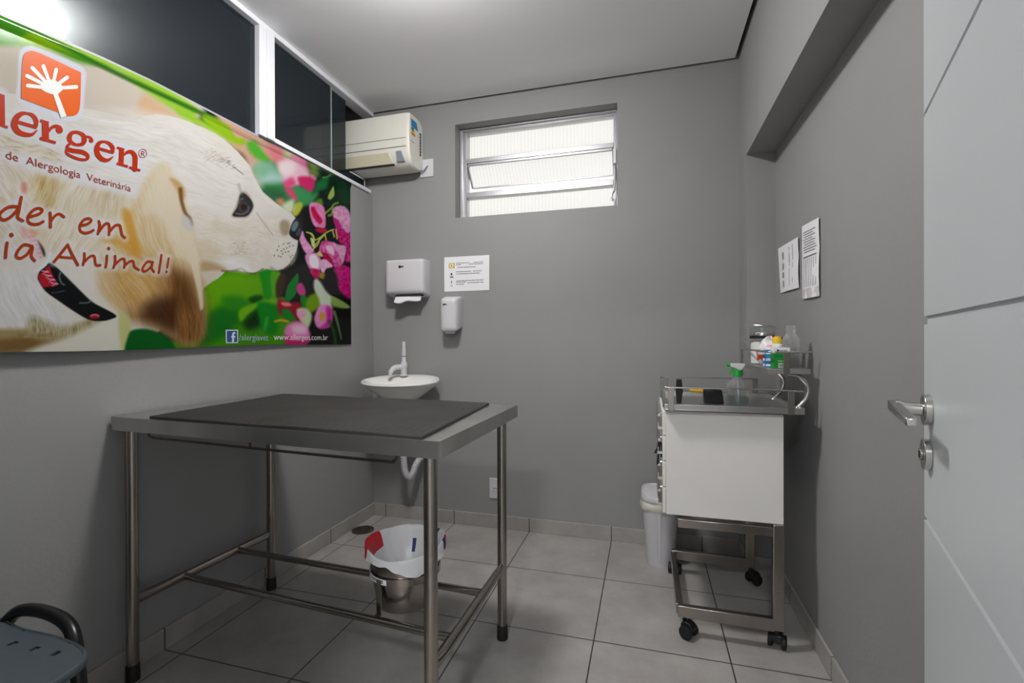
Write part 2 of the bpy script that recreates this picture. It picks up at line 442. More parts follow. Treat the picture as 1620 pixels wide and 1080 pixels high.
b = MB(); b.box((-.02,-.855,2.06),(-.012,-.40,2.55))
b.build('sliding_pane', M['smoke'], gp)
b = MB(); b.box((-.034,-.45,2.06),(-.028,-.246,2.55)).box((-.034,-.246,2.06),(-.028,-.05,2.135))
b.build('notched_pane', M['smoke'], gp)
MB().box((-.026,-.405,2.07),(-.010,-.398,2.548)).build('pane_edge', mat('green_glass_edge', (150,170,165), .3), gp)
MB().box((-.036,-.052,2.072),(-.026,-.047,2.14)).box((-.036,-.2,2.134),(-.026,-.047,2.14)).build('pane_edge', M['white_alu'], gp)
# ------------------------------------------------------------------ air conditioner through the partition
AX0, AX1 = -.37, .357
ac = thing('air_conditioner', (0,-.09,2.145), 'ivory split air conditioner passing through the glass partition corner', 'air conditioner')
prof = crom([(-.004,2.20),(-.004,2.42),(-.02,2.452),(-.06,2.468),(-.12,2.468),(-.165,2.462),(-.178,2.445),(-.186,2.36),(-.186,2.275),(-.178,2.215),(-.155,2.172),(-.12,2.152),(-.07,2.146),(-.03,2.155)], 4, True)
b = MB()
def acl(x, s, dy=0): 
    cy, cz = -.092, 2.31
    return [(x, cy+(p[0]-cy)*s, cz+(p[1]-cz)*s) for p in prof]
b.loft([acl(AX0,.93),acl(AX0+.02,1),acl(AX1-.022,1),acl(AX1-.008,.985),acl(AX1,.93)])
b.build('body', M['ac'], ac, smooth=True)
b = MB(); b.hexa([(AX0+.02,-.1885,2.306),(AX1-.02,-.1885,2.306),(AX1-.02,-.183,2.306),(AX0+.02,-.183,2.306)], [(AX0+.02,-.1885,2.309),(AX1-.02,-.1885,2.309),(AX1-.02,-.183,2.309),(AX0+.02,-.183,2.309)])
b.build('panel_seam', M['print'], ac)
b = MB(); b.hexa([(AX0+.04,-.185,2.256),(AX1-.02,-.185,2.256),(AX1-.02,-.18,2.256),(AX0+.04,-.18,2.256)], [(AX0+.04,-.1885,2.2595),(AX1-.02,-.1885,2.2595),(AX1-.02,-.184,2.2595),(AX0+.04,-.184,2.2595)])
b.build('panel_seam', M['print'], ac)
b = MB(); b.hexa([(AX0+.05,-.165,2.170),(AX1-.115,-.165,2.170),(AX1-.115,-.152,2.176),(AX0+.05,-.152,2.176)], [(AX0+.05,-.190,2.232),(AX1-.135,-.190,2.232),(AX1-.135,-.182,2.232),(AX0+.05,-.182,2.232)])
b.build('air_vane', M['ac_vane'], ac, bevel=.002)
MB().box((AX0+.05,-.1645,2.163),(AX1-.112,-.150,2.170)).build('air_outlet', M['print_k'], ac)
MB().hexa([(AX1-.085,-.172,2.176),(AX1-.038,-.172,2.176),(AX1-.038,-.16,2.176),(AX1-.085,-.16,2.176)], [(AX1-.085,-.1905,2.232),(AX1-.05,-.1905,2.232),(AX1-.05,-.18,2.232),(AX1-.085,-.18,2.232)]).build('display', M['ac_grey'], ac, bevel=.001)
sx = AX1-.002
MB().hexa([(sx,-.158,2.385),(sx,-.072,2.385),(sx+.003,-.072,2.385),(sx+.003,-.158,2.385)], [(sx,-.158,2.43),(sx,-.09,2.43),(sx+.003,-.09,2.43),(sx+.003,-.158,2.43)]).build('energy_sticker', M['blue'], ac)
b = MB()
for k in range(4): b.box((sx,-.155,2.372-.011*k),(sx+.003,-.125+.006*k,2.381-.011*k), mi=k)
b.build('rating_bars', [M['print_k'], M['green'], M['yellow'], M['orange']], ac)
b = MB(); b.box((sx,-.158,2.295),(sx+.0025,-.152,2.302)).box((sx,-.140,2.292),(sx+.0025,-.132,2.299))
b.build('screw', M['print_k'], ac)
b = MB()
for k in range(8): b.box((sx-.002,-.05,2.25+.018*k),(sx+.002,-.028,2.262+.018*k))
b.build('side_grille', M['print'], ac)
# cover plate and cable right of it
bp = thing('wall_cover_plate', (.385,-.006,2.15), 'white blank cover plate beside the air conditioner', 'cover plate')
MB().box((.338,-.007,2.130),(.427,0,2.240)).build('plate', M['plastic_w'], bp, bevel=.002)
MB().tube(crom([(.352,-.03,2.158),(.37,-.022,2.165),(.385,-.014,2.188),(.39,-.005,2.198)],5), .004, 8).build('cable', M['cable'], bp, smooth=True)

# ------------------------------------------------------------------ banner: print painted into a vertex-colour grid
def to_px(y, z):                          # layout grid of the print (rectified from the banner plane x = 0)
    q = np.stack([np.zeros_like(y)-CAM[0], y-CAM[1], z-CAM[2]], -1)
    cx, cy, cz = q@RX, q@RY, q@RF
    return 810+FPX*cx/cz, 540-FPX*cy/cz
def from_px(u, v):
    d = RX*(u-810)/FPX - RY*(v-540)/FPX + RF
    t = -CAM[0]/d[0]; p = CAM+d*t
    return p[1], p[2]
CR = {'A':(0,20,5.4),'B':(0,200,5.4),'C':(0,370,5.4),'D':(260,170,5.4),'E':(260,360,5.4),'F':(400,200,6.75),'G':(400,360,6.75),'P':(0,0,1)}
def cp(k, pts): ox, oy, s = CR[k]; return [(ox+a/s, oy+b/s) for a, b in pts]
def bx(y, z):                             # how far the vinyl stands off the wall
    y, z = np.asarray(y, float), np.asarray(z, float)
    s = np.clip((-.249-y)/1.6, 0, 1.3)
    t = np.clip((z-1.09)/.95, 0, 1)
    base = .006+.022*s*(1-t)**2
    top = np.clip((z-ztop(y)+.032)/.032, 0, 1)
    return base+.007*np.sin(top*PI*.75)+.0015*np.sin(y*9+z*4)
def zbot(y): return 1.090+np.clip((np.asarray(y)+1.83)/1.58,-1,1)*.010+.004*np.sin(np.asarray(y)*5)

def make_banner():
    ys = np.concatenate([np.linspace(-2.42,-1.86,60,endpoint=False), np.linspace(-1.86,-.249,860)])
    nt_ = 480; ts = np.linspace(0,1,nt_)
    Y, Tt = np.meshgrid(ys, ts)
    Z = zbot(Y)+(ztop(Y)-zbot(Y))*Tt
    U, W = to_px(Y, Z)
    rng = np.random.RandomState(5)
    def vn(x, y, seed):
        r = np.random.RandomState(seed); G = r.rand(97,97)
        xi, yi = np.floor(x).astype(int), np.floor(y).astype(int); fx, fy = x-xi, y-yi
        fx, fy = fx*fx*(3-2*fx), fy*fy*(3-2*fy)
        g = lambda a, c: G[a%97, c%97]
        return (g(xi,yi)*(1-fx)+g(xi+1,yi)*fx)*(1-fy)+(g(xi,yi+1)*(1-fx)+g(xi+1,yi+1)*fx)*fy
    C = np.zeros(Y.shape+(3,)); C[:] = (20,22,18)
    def sdf(poly, sl):
        x, y = U[sl], W[sl]; P = np.array(poly); d = np.full(x.shape, 1e9); ins = np.zeros(x.shape, bool)
        for i in range(len(P)):
            a, c = P[i-1], P[i]; e = c-a; wx, wy = x-a[0], y-a[1]
            t = np.clip((wx*e[0]+wy*e[1])/(e@e+1e-9), 0, 1)
            d = np.minimum(d, (wx-e[0]*t)**2+(wy-e[1]*t)**2)
            if a[1] != c[1]:
                cr = ((a[1] > y) != (c[1] > y)) & (x < (c[0]-a[0])*(y-a[1])/(c[1]-a[1])+a[0]); ins ^= cr
        d = np.sqrt(d); return np.where(ins, -d, d)
    def region(lo, hi):
        mk = (U >= lo[0]) & (U <= hi[0]) & (W >= lo[1]) & (W <= hi[1])
        r, c = np.where(mk.any(1))[0], np.where(mk.any(0))[0]
        return None if len(r) == 0 else (slice(r[0], r[-1]+1), slice(c[0], c[-1]+1))
    def blend(sl, mask, col):
        col = np.asarray(col, float); mask = mask[..., None]
        C[sl] = C[sl]*(1-mask)+col*mask
    def poly(k, pts, col, blur=1.2, sm=True, op=1, noise=0, warp=0):
        p = np.array(cp(k, pts)); 
        if sm: p = np.array(crom(p, 5, True))
        sl = region(p.min(0)-blur*2-2, p.max(0)+blur*2+2)
        if sl is None: return
        d = sdf(p, sl)
        if warp: d = d+warp*(vn(U[sl]/5+3, W[sl]/5, 31)-.5)*2
        mk = np.clip(.5-d/(2*blur), 0, 1); mk = mk*mk*(3-2*mk)*op
        cc = np.asarray(col, float)
        if noise: cc = cc+((vn(U[sl]/3, W[sl]/3, 77)-.5)*2*noise)[..., None]
        blend(sl, mk, cc)
    def ell(k, c, rx, ry, col, ang=0, blur=1.2, op=1, noise=0, warp=0):
        ca, sa = math.cos(math.radians(ang)), math.sin(math.radians(ang))
        poly(k, [(c[0]+rx*math.cos(t)*ca-ry*math.sin(t)*sa, c[1]+rx*math.cos(t)*sa+ry*math.sin(t)*ca) for t in np.linspace(0,2*PI,20,endpoint=False)], col, blur, False, op, noise, warp)
    def line(k, pts, w, col, blur=1, op=1, sm=True):
        p = np.array(cp(k, pts)); 
        if sm and len(p) > 2: p = np.array(crom(p, 5))
        w0, w1 = w if isinstance(w, tuple) else (w, w)
        mw = max(w0, w1); sl = region(p.min(0)-mw-blur*2-2, p.max(0)+mw+blur*2+2)
        if sl is None: return
        x, y = U[sl], W[sl]; d = np.full(x.shape, 1e9); n = len(p)-1
        for i in range(n):
            a, c = p[i], p[i+1]; e = c-a; t = np.clip(((x-a[0])*e[0]+(y-a[1])*e[1])/(e@e+1e-9), 0, 1)
            ww = (w0+(w1-w0)*(i+t)/n)/2
            d = np.minimum(d, np.hypot(x-a[0]-e[0]*t, y-a[1]-e[1]*t)-ww)
        blend(sl, np.clip(.5-d/(2*blur), 0, 1)*op, col)
    ALL = (slice(None), slice(None))
    # --- blurred garden background
    poly('P', [(-900,-700),(40,10),(300,150),(300,200),(250,230),(-900,400)], (208,196,178), 8)                 # cream haze behind the back
    poly('P', [(-900,-700),(0,0),(60,45),(150,95),(170,105),(120,98),(60,72),(0,72),(-900,50)], (74,156,34), 7)
    poly('P', [(30,66),(90,80),(140,95),(200,110),(190,92),(110,50),(60,45)], (140,190,20), 6)
    poly('P', [(130,90),(190,118),(255,165),(300,185),(300,165),(200,100),(130,62)], (150,196,60), 6)
    line('P', [(-30,10),(0,24),(60,55),(200,126),(330,186),(400,222)], 5, (52,120,26), 2.5)
    poly('P', [(225,150),(262,172),(282,190),(250,190),(215,185)], (214,178,140), 8)
    poly('P', [(278,172),(330,196),(370,222),(392,232),(384,240),(350,222),(318,203),(285,186)], (150,196,46), 5)
    poly('P', [(340,180),(400,210),(440,236),(470,262),(450,300),(400,290),(385,250),(360,225)], (212,166,140), 8)
    poly('D', [(330,60),(520,150),(600,250),(680,270),(660,320),(560,290),(450,210),(330,120)], (146,192,30), 4)
    poly('D', [(700,300),(760,290),(830,370),(900,450),(860,480),(760,420),(710,360)], (84,176,50), 5)
    poly('D', [(760,520),(960,460),(1040,640),(1180,800),(1020,900),(880,780),(800,650)], (54,130,66), 8)
    poly('D', [(760,480),(900,470),(990,560),(1000,620),(860,640),(790,620)], (150,200,170), 8, op=.8)
    poly('D', [(900,560),(1010,600),(1020,640),(820,640)], (190,214,214), 8, op=.7)
    poly('D', [(860,690),(1000,720),(1010,800),(900,780)], (30,84,54), 8, op=.7)
    poly('D', [(1080,700),(1300,720),(1240,820),(1120,800)], (60,150,90), 6)
    poly('D', [(870,330),(1010,350),(1040,440),(960,480),(900,430)], (226,128,132), 8)
    poly('D', [(1010,360),(1090,380),(1130,430),(1060,440),(1010,420)], (196,206,150), 6)
    poly('D', [(1080,400),(1215,455),(1225,560),(1130,560),(1080,450)], (236,120,160), 6)
    # pink blurred blossom
    poly('D', [(960,470),(1080,440),(1160,490),(1230,560),(1240,620),(1100,680),(1020,640),(980,550)], (242,196,206), 6)
    ell('D', (1040,520), 70, 60, (246,226,226), blur=6)
    poly('D', [(1010,640),(1080,600),(1110,660),(1030,690)], (228,80,130), 5)
    poly('D', [(1130,600),(1220,590),(1280,620),(1270,700),(1220,725),(1160,680)], (214,40,104), 3.5)
    poly('D', [(1240,570),(1310,570),(1290,620),(1260,610)], (236,150,180), 3)
    poly('D', [(1025,700),(1080,690),(1130,760),(1120,800),(1060,760)], (222,70,110), 4)
    poly('D', [(950,790),(1000,780),(1010,820),(970,830)], (226,130,100), 5)
    # dark leaves upper right
    poly('D', [(1200,460),(1300,490),(1480,600),(1600,690),(1600,900),(1440,900),(1330,700),(1290,600)], (12,44,28), 5)
    poly('D', [(1290,640),(1350,600),(1420,570),(1400,610),(1380,680),(1300,720),(1230,760),(1270,700)], (14,112,50), 4)
    poly('D', [(1100,680),(1180,690),(1240,740),(1260,800),(1180,840),(1120,760)], (58,150,84), 5)
    poly('D', [(1220,470),(1290,500),(1310,580),(1240,560)], (120,150,60), 6)
    line('F', [(740,545),(780,540),(812,515)], 2.4, (110,150,60), .8)
    poly('F', [(850,640),(862,690),(860,740),(820,780),(795,770),(800,730)], (170,196,90), 1.4)
    poly('F', [(890,610),(960,600),(1030,700),(1030,820),(930,800)], (16,70,36), 5, op=.8)
    poly('F', [(660,790),(720,770),(740,830),(690,850),(650,830)], (80,140,30), 3)
    poly('F', [(440,830),(500,810),(520,850),(480,930),(440,960),(410,930)], (186,190,60), 2.5)
    poly('F', [(300,840),(410,780),(430,850),(400,930),(330,900)], (214,220,180), 5)
    line('F', [(760,930),(830,870),(860,830),(900,815)], 3, (140,170,60), 1)
    line('F', [(800,950),(830,940),(850,880)], 4, (120,150,30), 1.2)
    # lower greens
    poly('P', [(300,445),(340,430),(400,425),(430,420),(450,470),(455,560),(180,560),(185,530),(260,540),(314,520)], (64,142,10), 5)
    poly('E', [(300,560),(420,430),(560,390),(700,400),(800,420),(820,560),(700,620),(480,640),(340,700)], (98,164,8), 9)
    poly('E', [(330,780),(420,700),(500,680),(600,700),(620,800),(560,860),(420,960),(280,1000)], (18,110,22), 9)
    poly('E', [(470,600),(560,580),(660,600),(700,660),(600,700),(500,680)], (40,130,20), 8)
    poly('E', [(650,800),(760,700),(860,700),(840,800),(760,860),(680,870)], (10,50,14), 9)
    poly('E', [(700,610),(760,580),(820,590),(800,640),(740,650)], (8,70,12), 5)
    poly('E', [(610,740),(640,690),(740,650),(860,610),(960,610),(1010,640),(940,660),(800,670),(700,730),(630,800)], (110,172,14), 3.5)
    poly('E', [(830,300),(890,340),(920,430),(900,560),(880,610),(840,590),(820,480),(800,380)], (12,140,8), 2.5)
    poly('E', [(900,380),(990,390),(980,470),(940,560),(905,570)], (84,160,10), 3)
    poly('E', [(780,640),(950,670),(960,800),(930,900),(840,900),(800,830)], (10,128,22), 5)
    poly('E', [(840,780),(870,770),(850,860),(830,880)], (60,160,60), 3)
    # dark hollow right of the muzzle, blossoms
    poly('E', [(1000,360),(1120,260),(1160,120),(1240,300),(1290,440),(1220,620),(1100,600),(960,580),(980,460)], (24,22,22), 3)
    poly('E', [(940,480),(990,390),(1030,420),(1000,560),(950,600)], (60,40,24), 3)
    poly('E', [(1130,390),(1135,480),(1110,570),(1040,640),(1020,600),(1040,500),(1090,430)], (10,122,34), 1.6)
    poly('E', [(1120,500),(1160,470),(1195,540),(1180,590),(1130,560)], (206,60,140), 2.2)
    poly('E', [(960,610),(1060,640),(1140,640),(1180,700),(1120,800),(1040,780),(960,720)], (150,20,40), 4)
    poly('E', [(985,640),(1050,640),(1070,665),(1010,670)], (236,130,130), 2.5)
    poly('E', [(990,700),(1050,700),(1110,780),(1080,800),(1010,770)], (20,120,30), 2)
    line('E', [(930,800),(980,790),(1040,800)], 3.5, (206,160,20), 1.5)
    poly('E', [(1150,590),(1190,580),(1220,640),(1205,700),(1165,680)], (22,128,30), 1.6)
    poly('E', [(1210,600),(1290,560),(1330,640),(1260,720),(1200,700)], (120,160,20), 4)
    poly('G', [(480,120),(490,40),(520,40),(545,110),(600,190),(640,250),(590,280),(540,260)], (238,160,206), 1.6, noise=18)
    poly('G', [(700,200),(740,140),(850,160),(930,240),(960,360),(900,430),(840,400),(760,330),(700,260)], (222,92,158), 2, noise=40)
    poly('G', [(840,160),(900,180),(990,200),(980,300),(950,380),(910,300)], (240,170,206), 2, noise=16)
    poly('G', [(700,260),(800,290),(850,400),(800,430),(740,340)], (176,10,70), 2, noise=20)
    poly('G', [(760,200),(840,200),(860,290),(800,270)], (246,206,226), 2)
    poly('G', [(545,300),(600,270),(680,280),(720,380),(690,470),(640,500),(570,400)], (238,150,200), 2, noise=14)
    ell('G', (640,365), 52, 82, (248,240,244), -15, 2)
    poly('G', [(700,360),(760,340),(840,410),(770,440),(740,490),(710,450)], (244,188,220), 1.5, noise=14)
    poly('G', [(600,440),(690,450),(720,510),(660,550),(610,500)], (196,20,90), 2, noise=24)
    poly('G', [(870,0),(1040,0),(1040,380),(980,360),(990,210),(900,140)], (206,16,120), 2.5, noise=44)
    poly('G', [(960,0),(1030,0),(1030,50),(990,50)], (240,160,210), 2)
    poly('G', [(860,430),(1040,430),(1045,740),(960,720),(880,600)], (208,16,122), 3, noise=24)
    ell('G', (1010,390), 24, 26, (40,6,20), blur=2)
    ell('G', (730,515), 34, 34, (160,150,20), blur=2)
    poly('G', [(640,560),(690,560),(760,660),(830,730),(960,800),(1020,850),(930,850),(830,800),(830,870),(720,860),(690,760),(640,660)], (212,222,196), 3)
    poly('G', [(830,740),(940,790),(1010,850),(880,850),(830,820)], (140,176,70), 3)
    poly('G', [(760,500),(860,470),(900,600),(860,720),(760,650)], (30,20,26), 4)
    poly('G', [(700,830),(800,830),(835,900),(815,1040),(740,1075),(670,1060),(640,980),(660,900)], (238,150,206), 2.5, noise=8)
    poly('G', [(770,850),(830,880),(815,1040),(740,1075),(700,1070),(770,1000)], (206,40,150), 4)
    ell('G', (725,950), 26, 46, (214,170,40), 10, 3)
    poly('E', [(1120,700),(1200,690),(1250,760),(1200,880),(1150,800)], (206,220,170), 3)
    poly('E', [(1120,730),(1180,700),(1200,740),(1150,780)], (240,170,200), 2)
    poly('E', [(1010,900),(1040,830),(1140,800),(1220,870),(1230,960),(1160,1000),(1040,990)], (240,130,190), 4)
    poly('E', [(1080,840),(1180,830),(1200,900),(1100,900)], (246,200,220), 5)
    poly('E', [(1010,920),(1100,960),(1220,960),(1160,1010),(1030,1000)], (206,30,110), 4)
    line('E', [(1440,720),(1470,820),(1500,950)], (5,2), (150,170,110), 1.5, .7)
    line('E', [(1400,800),(1440,900),(1450,990)], 4, (30,90,24), 2.5)
    # sepals and buds by the right edge
    poly('F', [(590,840),(640,810),(740,850),(765,960),(760,1080),(700,1080),(640,1060),(600,960)], (238,140,190), 1.8, noise=16)
    poly('F', [(605,880),(640,860),(680,930),(730,1000),(700,1040),(640,980)], (196,14,70), 2, noise=20)
    poly('F', [(855,870),(960,850),(1030,930),(1030,1080),(900,1080),(850,970)], (240,168,206), 2, noise=26)
    poly('F', [(850,980),(900,1000),(940,1080),(880,1080)], (208,30,130), 2)
    poly('G', [(660,10),(760,10),(780,40),(720,60),(670,40)], (196,20,60), 2)
    for a in ([(560,50),(620,70),(650,130),(700,110)],[(600,60),(640,120),(620,190)],[(640,200),(690,140),(760,70)],[(700,110),(780,50),(850,20)],[(630,230),(680,180),(700,120)],[(760,80),(770,130)],[(840,30),(860,100)],[(880,20),(890,120)]):
        line('G', a, 2.2, (196,206,90), .8)
    poly('G', [(600,110),(640,130),(650,210),(620,200)], (220,220,130), 1.5)
    poly('G', [(670,280),(700,250),(735,300),(710,310)], (214,214,120), 1.5)
    # --- dog: back, head and muzzle
    dog = [(-900,300),(-100,140),(60,152),(133,172),(213,191),(222,185),(244,181),(262,183),(279,187),(300,194),(321,202),(340,212),(353,220),(375,240),(393,261),(401,281),(414,303),(436,322),(460,338),(470,350),(474,362),(470,376),(469,388),(467,397),(462,408),(456,417),(447,425),(438,428),(427,427),(419,425),(408,430),(397,432),(384,430),(371,427),(362,430),(353,429),(341,440),(330,446),(318,455),(312,470),(200,560),(-900,900)]
    poly('P', dog, (224,218,206), 1.3, sm=False)
    def fur(poly_, ang, sc, amp, colA, colB, seed, blur=14, lo=.5, op=1):
        p = np.array(crom(np.array(poly_, float), 4, True)); sl = region(p.min(0)-blur, p.max(0)+blur)
        if sl is None: return
        d = sdf(p, sl); mk = np.clip(.5-d/(2*blur), 0, 1)
        ca, sa = math.cos(math.radians(ang)), math.sin(math.radians(ang)); x, y = U[sl], W[sl]
        wob = (vn(x/34, y/34, seed+9)-.5)*9; sc = (sc[0]*.55, sc[1]*.62)
        a, c = (x*ca+y*sa), (-x*sa+y*ca)+wob
        n = .42*vn(a/sc[0], c/sc[1], seed)+.30*vn(a/sc[0]*2.1, c/sc[1]*1.9, seed+1)+.28*vn(a/sc[0]*.5, c/sc[1]*.3, seed+2)
        n = np.clip((n-lo+.5/amp)*amp, 0, 1)[..., None]
        n = n*.72
        col = np.asarray(colA, float)*(1-n)+np.asarray(colB, float)*n
        blend(sl, mk*op, col)
    W1, W2 = (232,228,218), (208,198,178)
    fur([(-900,200),(133,176),(213,195),(244,186),(330,215),(390,270),(400,300),(300,330),(200,330),(60,300),(-900,420)], 12, (40,3.2), 2.2, (233,229,221), (212,204,188), 11)
    fur([(0,205),(90,240),(70,265),(0,262)], 14, (30,4), 2.4, (222,214,196), (150,132,84), 3, 10, .62, .9)
    fur([(-900,250),(0,255),(60,275),(95,330),(60,400),(-900,520)], 55, (34,3), 2.2, (228,222,210), (196,180,146), 21, 16)
    fur([(40,275),(120,280),(210,310),(250,330),(230,400),(190,440),(120,420),(60,390)], 115, (40,3), 2.2, (229,222,206), (205,188,152), 33, 16)
    fur([(50,285),(85,285),(80,330),(60,330)], 120, (24,3), 2.4, (214,196,150), (160,124,44), 35, 10, .5, .8)
    fur([(140,290),(190,300),(170,340),(140,330)], 110, (30,2.6), 2, (222,212,190), (186,164,118), 36, 12, .5, .8)
    # forehead, cheek
    fur([(270,200),(340,225),(390,280),(400,310),(360,330),(310,300),(262,260)], 25, (26,2.6), 2, (230,226,216), (212,204,190), 41, 10)
    fur([(300,330),(360,350),(430,340),(462,360),(455,400),(430,420),(380,424),(330,420),(305,390)], 200, (14,2.6), 1.8, (228,222,208), (206,196,176), 45, 8)
    poly('E', [(230,200),(330,100),(450,180),(420,280),(300,300),(250,280)], (206,184,146), 10, op=.5)
    poly('D', [(420,930),(500,1000),(700,1080),(560,1080),(400,1060)], (206,194,166), 9, op=.6)
    poly('E', [(240,310),(340,290),(470,330),(500,370),(400,380),(280,390)], (150,112,52), 6, op=.6)
    poly('E', [(260,390),(400,370),(480,385),(380,465),(300,500)], (206,196,176), 3, op=.9)
    line('E', [(470,370),(560,370),(640,350),(690,385),(760,390),(830,355)], 2.4, (92,72,44), 1.4, .8)
    line('E', [(900,345),(960,372),(1040,340),(1090,290)], 3, (96,88,76), 2, .5)
    poly('E', [(930,120),(1060,110),(1120,200),(1080,300),(960,340),(900,260)], (232,226,212), 6, op=.7)
    poly('E', [(480,280),(600,260),(720,340),(690,380),(560,350)], (236,234,232), 7, op=.7)
    r2 = np.random.RandomState(8)
    for i in range(75):                         # short dark hairs over the brow
        t = r2.rand(); x = 330+t*270+r2.randn()*16; y = 400+t*105+r2.randn()*26
        L = 14+14*r2.rand(); a = math.radians(-28+30*t+r2.randn()*9)
        line('D', [(x,y),(x+L*math.cos(a),y+L*math.sin(a))], .6+.4*r2.rand(), (150,132,110) if t < .6 else (96,82,70), .6, .38, False)
    for i in range(14):
        t = i/13; line('D', [(575+t*80,500+t*62),(590+t*80,514+t*62)], .8, (110,98,86), .6, .6, False)
    line('D', [(780,900),(820,960),(880,1040),(920,1095)], 1.3, (160,146,126), 1, .7)
    line('D', [(760,620),(800,700),(870,790),(960,850)], 4, (236,234,230), 3, .5)
    # eye
    poly('D', [(560,930),(600,840),(635,735),(690,720),(745,800),(755,860),(705,935),(640,945)], (150,134,112), 2.2, op=.7)
    poly('D', [(570,922),(612,850),(640,742),(682,738),(738,800),(746,858),(702,922),(640,935)], (42,40,42), 1.2)
    ell('D', (662,850), 46, 46, (74,50,42), blur=1.8)
    ell('D', (668,852), 26, 28, (22,18,18), blur=1.5)
    line('D', [(600,905),(650,912),(700,890),(715,850)], 1.8, (120,128,140), 1.2, .8)
    line('D', [(622,820),(640,785),(660,780)], 3, (110,118,128), 1.5, .7)
    line('D', [(625,660),(650,740)], 4, (150,140,126), 2.2, .5)
    # nose
    poly('D', [(975,1000),(1010,960),(1060,990),(1050,1080),(1000,1085)], (150,128,96), 4, op=.8)
    poly('P', [(457,362),(462,350),(468,345),(474,352),(476,362),(473,374),(470,380),(462,377),(456,371)], (26,28,32), 1.2)
    poly('P', [(459,362),(463,352),(468,350),(470,356),(464,366)], (126,140,152), 1.6, op=.8)
    poly('P', [(466,372),(470,362),(474,362),(472,372)], (90,104,118), 1.4, op=.6)
    for (x, y) in ((1010,140),(1045,137),(1060,133),(955,192),(990,200),(1035,175),(965,243),(1000,225),(1010,185),(1060,160),(930,240),(1025,210),(968,160),(1090,155),(985,250),(1050,205)):
        ell('E', (x,y), 5.5, 5.5, (70,60,54), blur=.7, op=.9)
    for i in range(60):
        x, y = 540+r2.rand()*160, 120+r2.rand()*110; line('E', [(x,y),(x+8,y+3)], .8, (176,162,136), .6, .7, False)
    for i in range(40):
        x, y = 1040+r2.rand()*70, 230+r2.rand()*90; line('E', [(x,y),(x+5,y+5)], .8, (150,140,124), .6, .6, False)
    # ear
    ear = [(255,262),(266,280),(276,292),(286,318),(292,342),(299,366),(305,392),(310,425),(313,455),(317,485),(316,510),(312,530),(300,542),(285,541),(262,528),(238,516),(214,505),(190,494),(172,480),(150,455),(160,400),(205,330),(232,285)]
    poly('P', ear, (216,196,156), 8)
    fur(ear, 72, (40,2.6), 2, (224,206,170), (196,168,118), 51, 10)
    poly('P', [(255,262),(285,320),(298,370),(306,420),(280,400),(250,350),(220,330),(235,285)], (226,214,190), 12, op=.8)
    fur([(170,430),(215,405),(255,420),(260,470),(215,495),(180,480)], 55, (36,2.6), 2, (212,178,118), (176,130,66), 55, 18)
    fur([(262,425),(300,440),(317,490),(312,535),(290,542),(240,516),(200,500),(225,490),(250,470)], 80, (40,2.4), 2, (150,102,50), (92,56,24), 57, 19)
    poly('P', [(225,482),(250,470),(275,475),(285,500),(270,525),(245,516),(222,503)], (50,26,14), 14, op=.7)
    fur([(280,480),(310,480),(314,530),(295,541),(276,536)], 85, (34,2), 2.2, (150,106,56), (96,60,28), 59, 8)
    poly('P', [(272,430),(296,440),(303,470),(290,490),(275,470)], (74,44,20), 13, op=.45)
    poly('P', [(190,332),(204,336),(210,360),(216,400),(206,406),(196,370)], (206,150,54), 6, op=.85)
    poly('P', [(160,380),(206,374),(222,398),(204,402),(176,388)], (206,152,60), 7, op=.7)
    poly('P', [(263,310),(278,345),(292,395),(303,440),(309,470),(312,490),(317,480),(312,430),(306,395),(296,360),(284,330)], (224,208,180), 2.4, op=.9)
    poly('D', [(30,610),(90,620),(150,680),(160,760),(130,780),(80,690)], (186,148,84), 4, op=.75)
    line('D', [(120,700),(130,800),(160,900),(200,950),(215,1000)], (6,4), (104,64,24), 2.2, .85)
    poly('D', [(130,920),(200,950),(230,1030),(190,1060),(140,1010)], (198,200,196), 3, op=.8)
    # chest, collar
    fur([(-900,440),(40,430),(60,470),(110,520),(60,540),(-900,640)], 65, (40,2.6), 2, (232,230,226), (204,202,196), 61, 8)
    poly('P', [(-900,560),(0,520),(30,532),(70,526),(100,520),(130,508),(150,512),(110,540),(60,548),(0,556),(-900,640)], (150,128,70), 6, op=.85)
    fur([(40,500),(90,515),(140,505),(150,510),(100,535),(40,530)], 80, (22,2.4), 2.2, (196,184,146), (104,92,50), 63, 6, .5, .8)
    poly('P', [(-900,600),(0,536),(20,531),(50,538),(60,560),(-900,700)], (110,78,34), 6, op=.7)
    poly('P', [(50,548),(100,532),(160,505),(190,502),(196,525),(188,560),(40,560)], (222,218,200), 7)
    poly('P', [(184,490),(200,510),(200,560),(186,560),(180,520)], (196,196,130), 5)
    poly('P', [(189,552),(194,535),(201,523),(222,520),(240,524),(252,530),(262,538),(270,548),(270,570),(189,570)], (10,92,26), 3)
    col = [(52,438),(58,426),(70,416),(85,425),(104,444),(126,466),(141,479),(176,498),(168,505),(152,508),(133,506),(111,494),(83,475),(65,462),(55,448)]
    poly('P', col, (20,22,22), 1.2)
    line('P', [(72,419),(104,446),(126,468),(141,481)], 2.5, (40,44,44), 1.5, .7)
    poly('C', [(288,360),(330,320),(380,275),(410,350),(450,435),(380,452),(320,450)], (176,30,44), 1.2)
    for i in range(4):
        x = 318+i*26; y = 318+i*34; line('C', [(x,y),(x+60,y+10)], 1.5, (236,206,212), .7, .9, False); line('C', [(x+8,y+26),(x+50,y)], 1.2, (236,206,212), .7, .8, False)
    line('C', [(480,330),(470,370),(485,420),(510,435)], 2.6, (120,136,136), 1, .8)
    line('C', [(640,590),(700,590),(740,575)], 2.4, (120,140,136), 1, .7)
    line('C', [(400,505),(450,500),(510,487)], 1.4, (120,128,128), .8, .6)
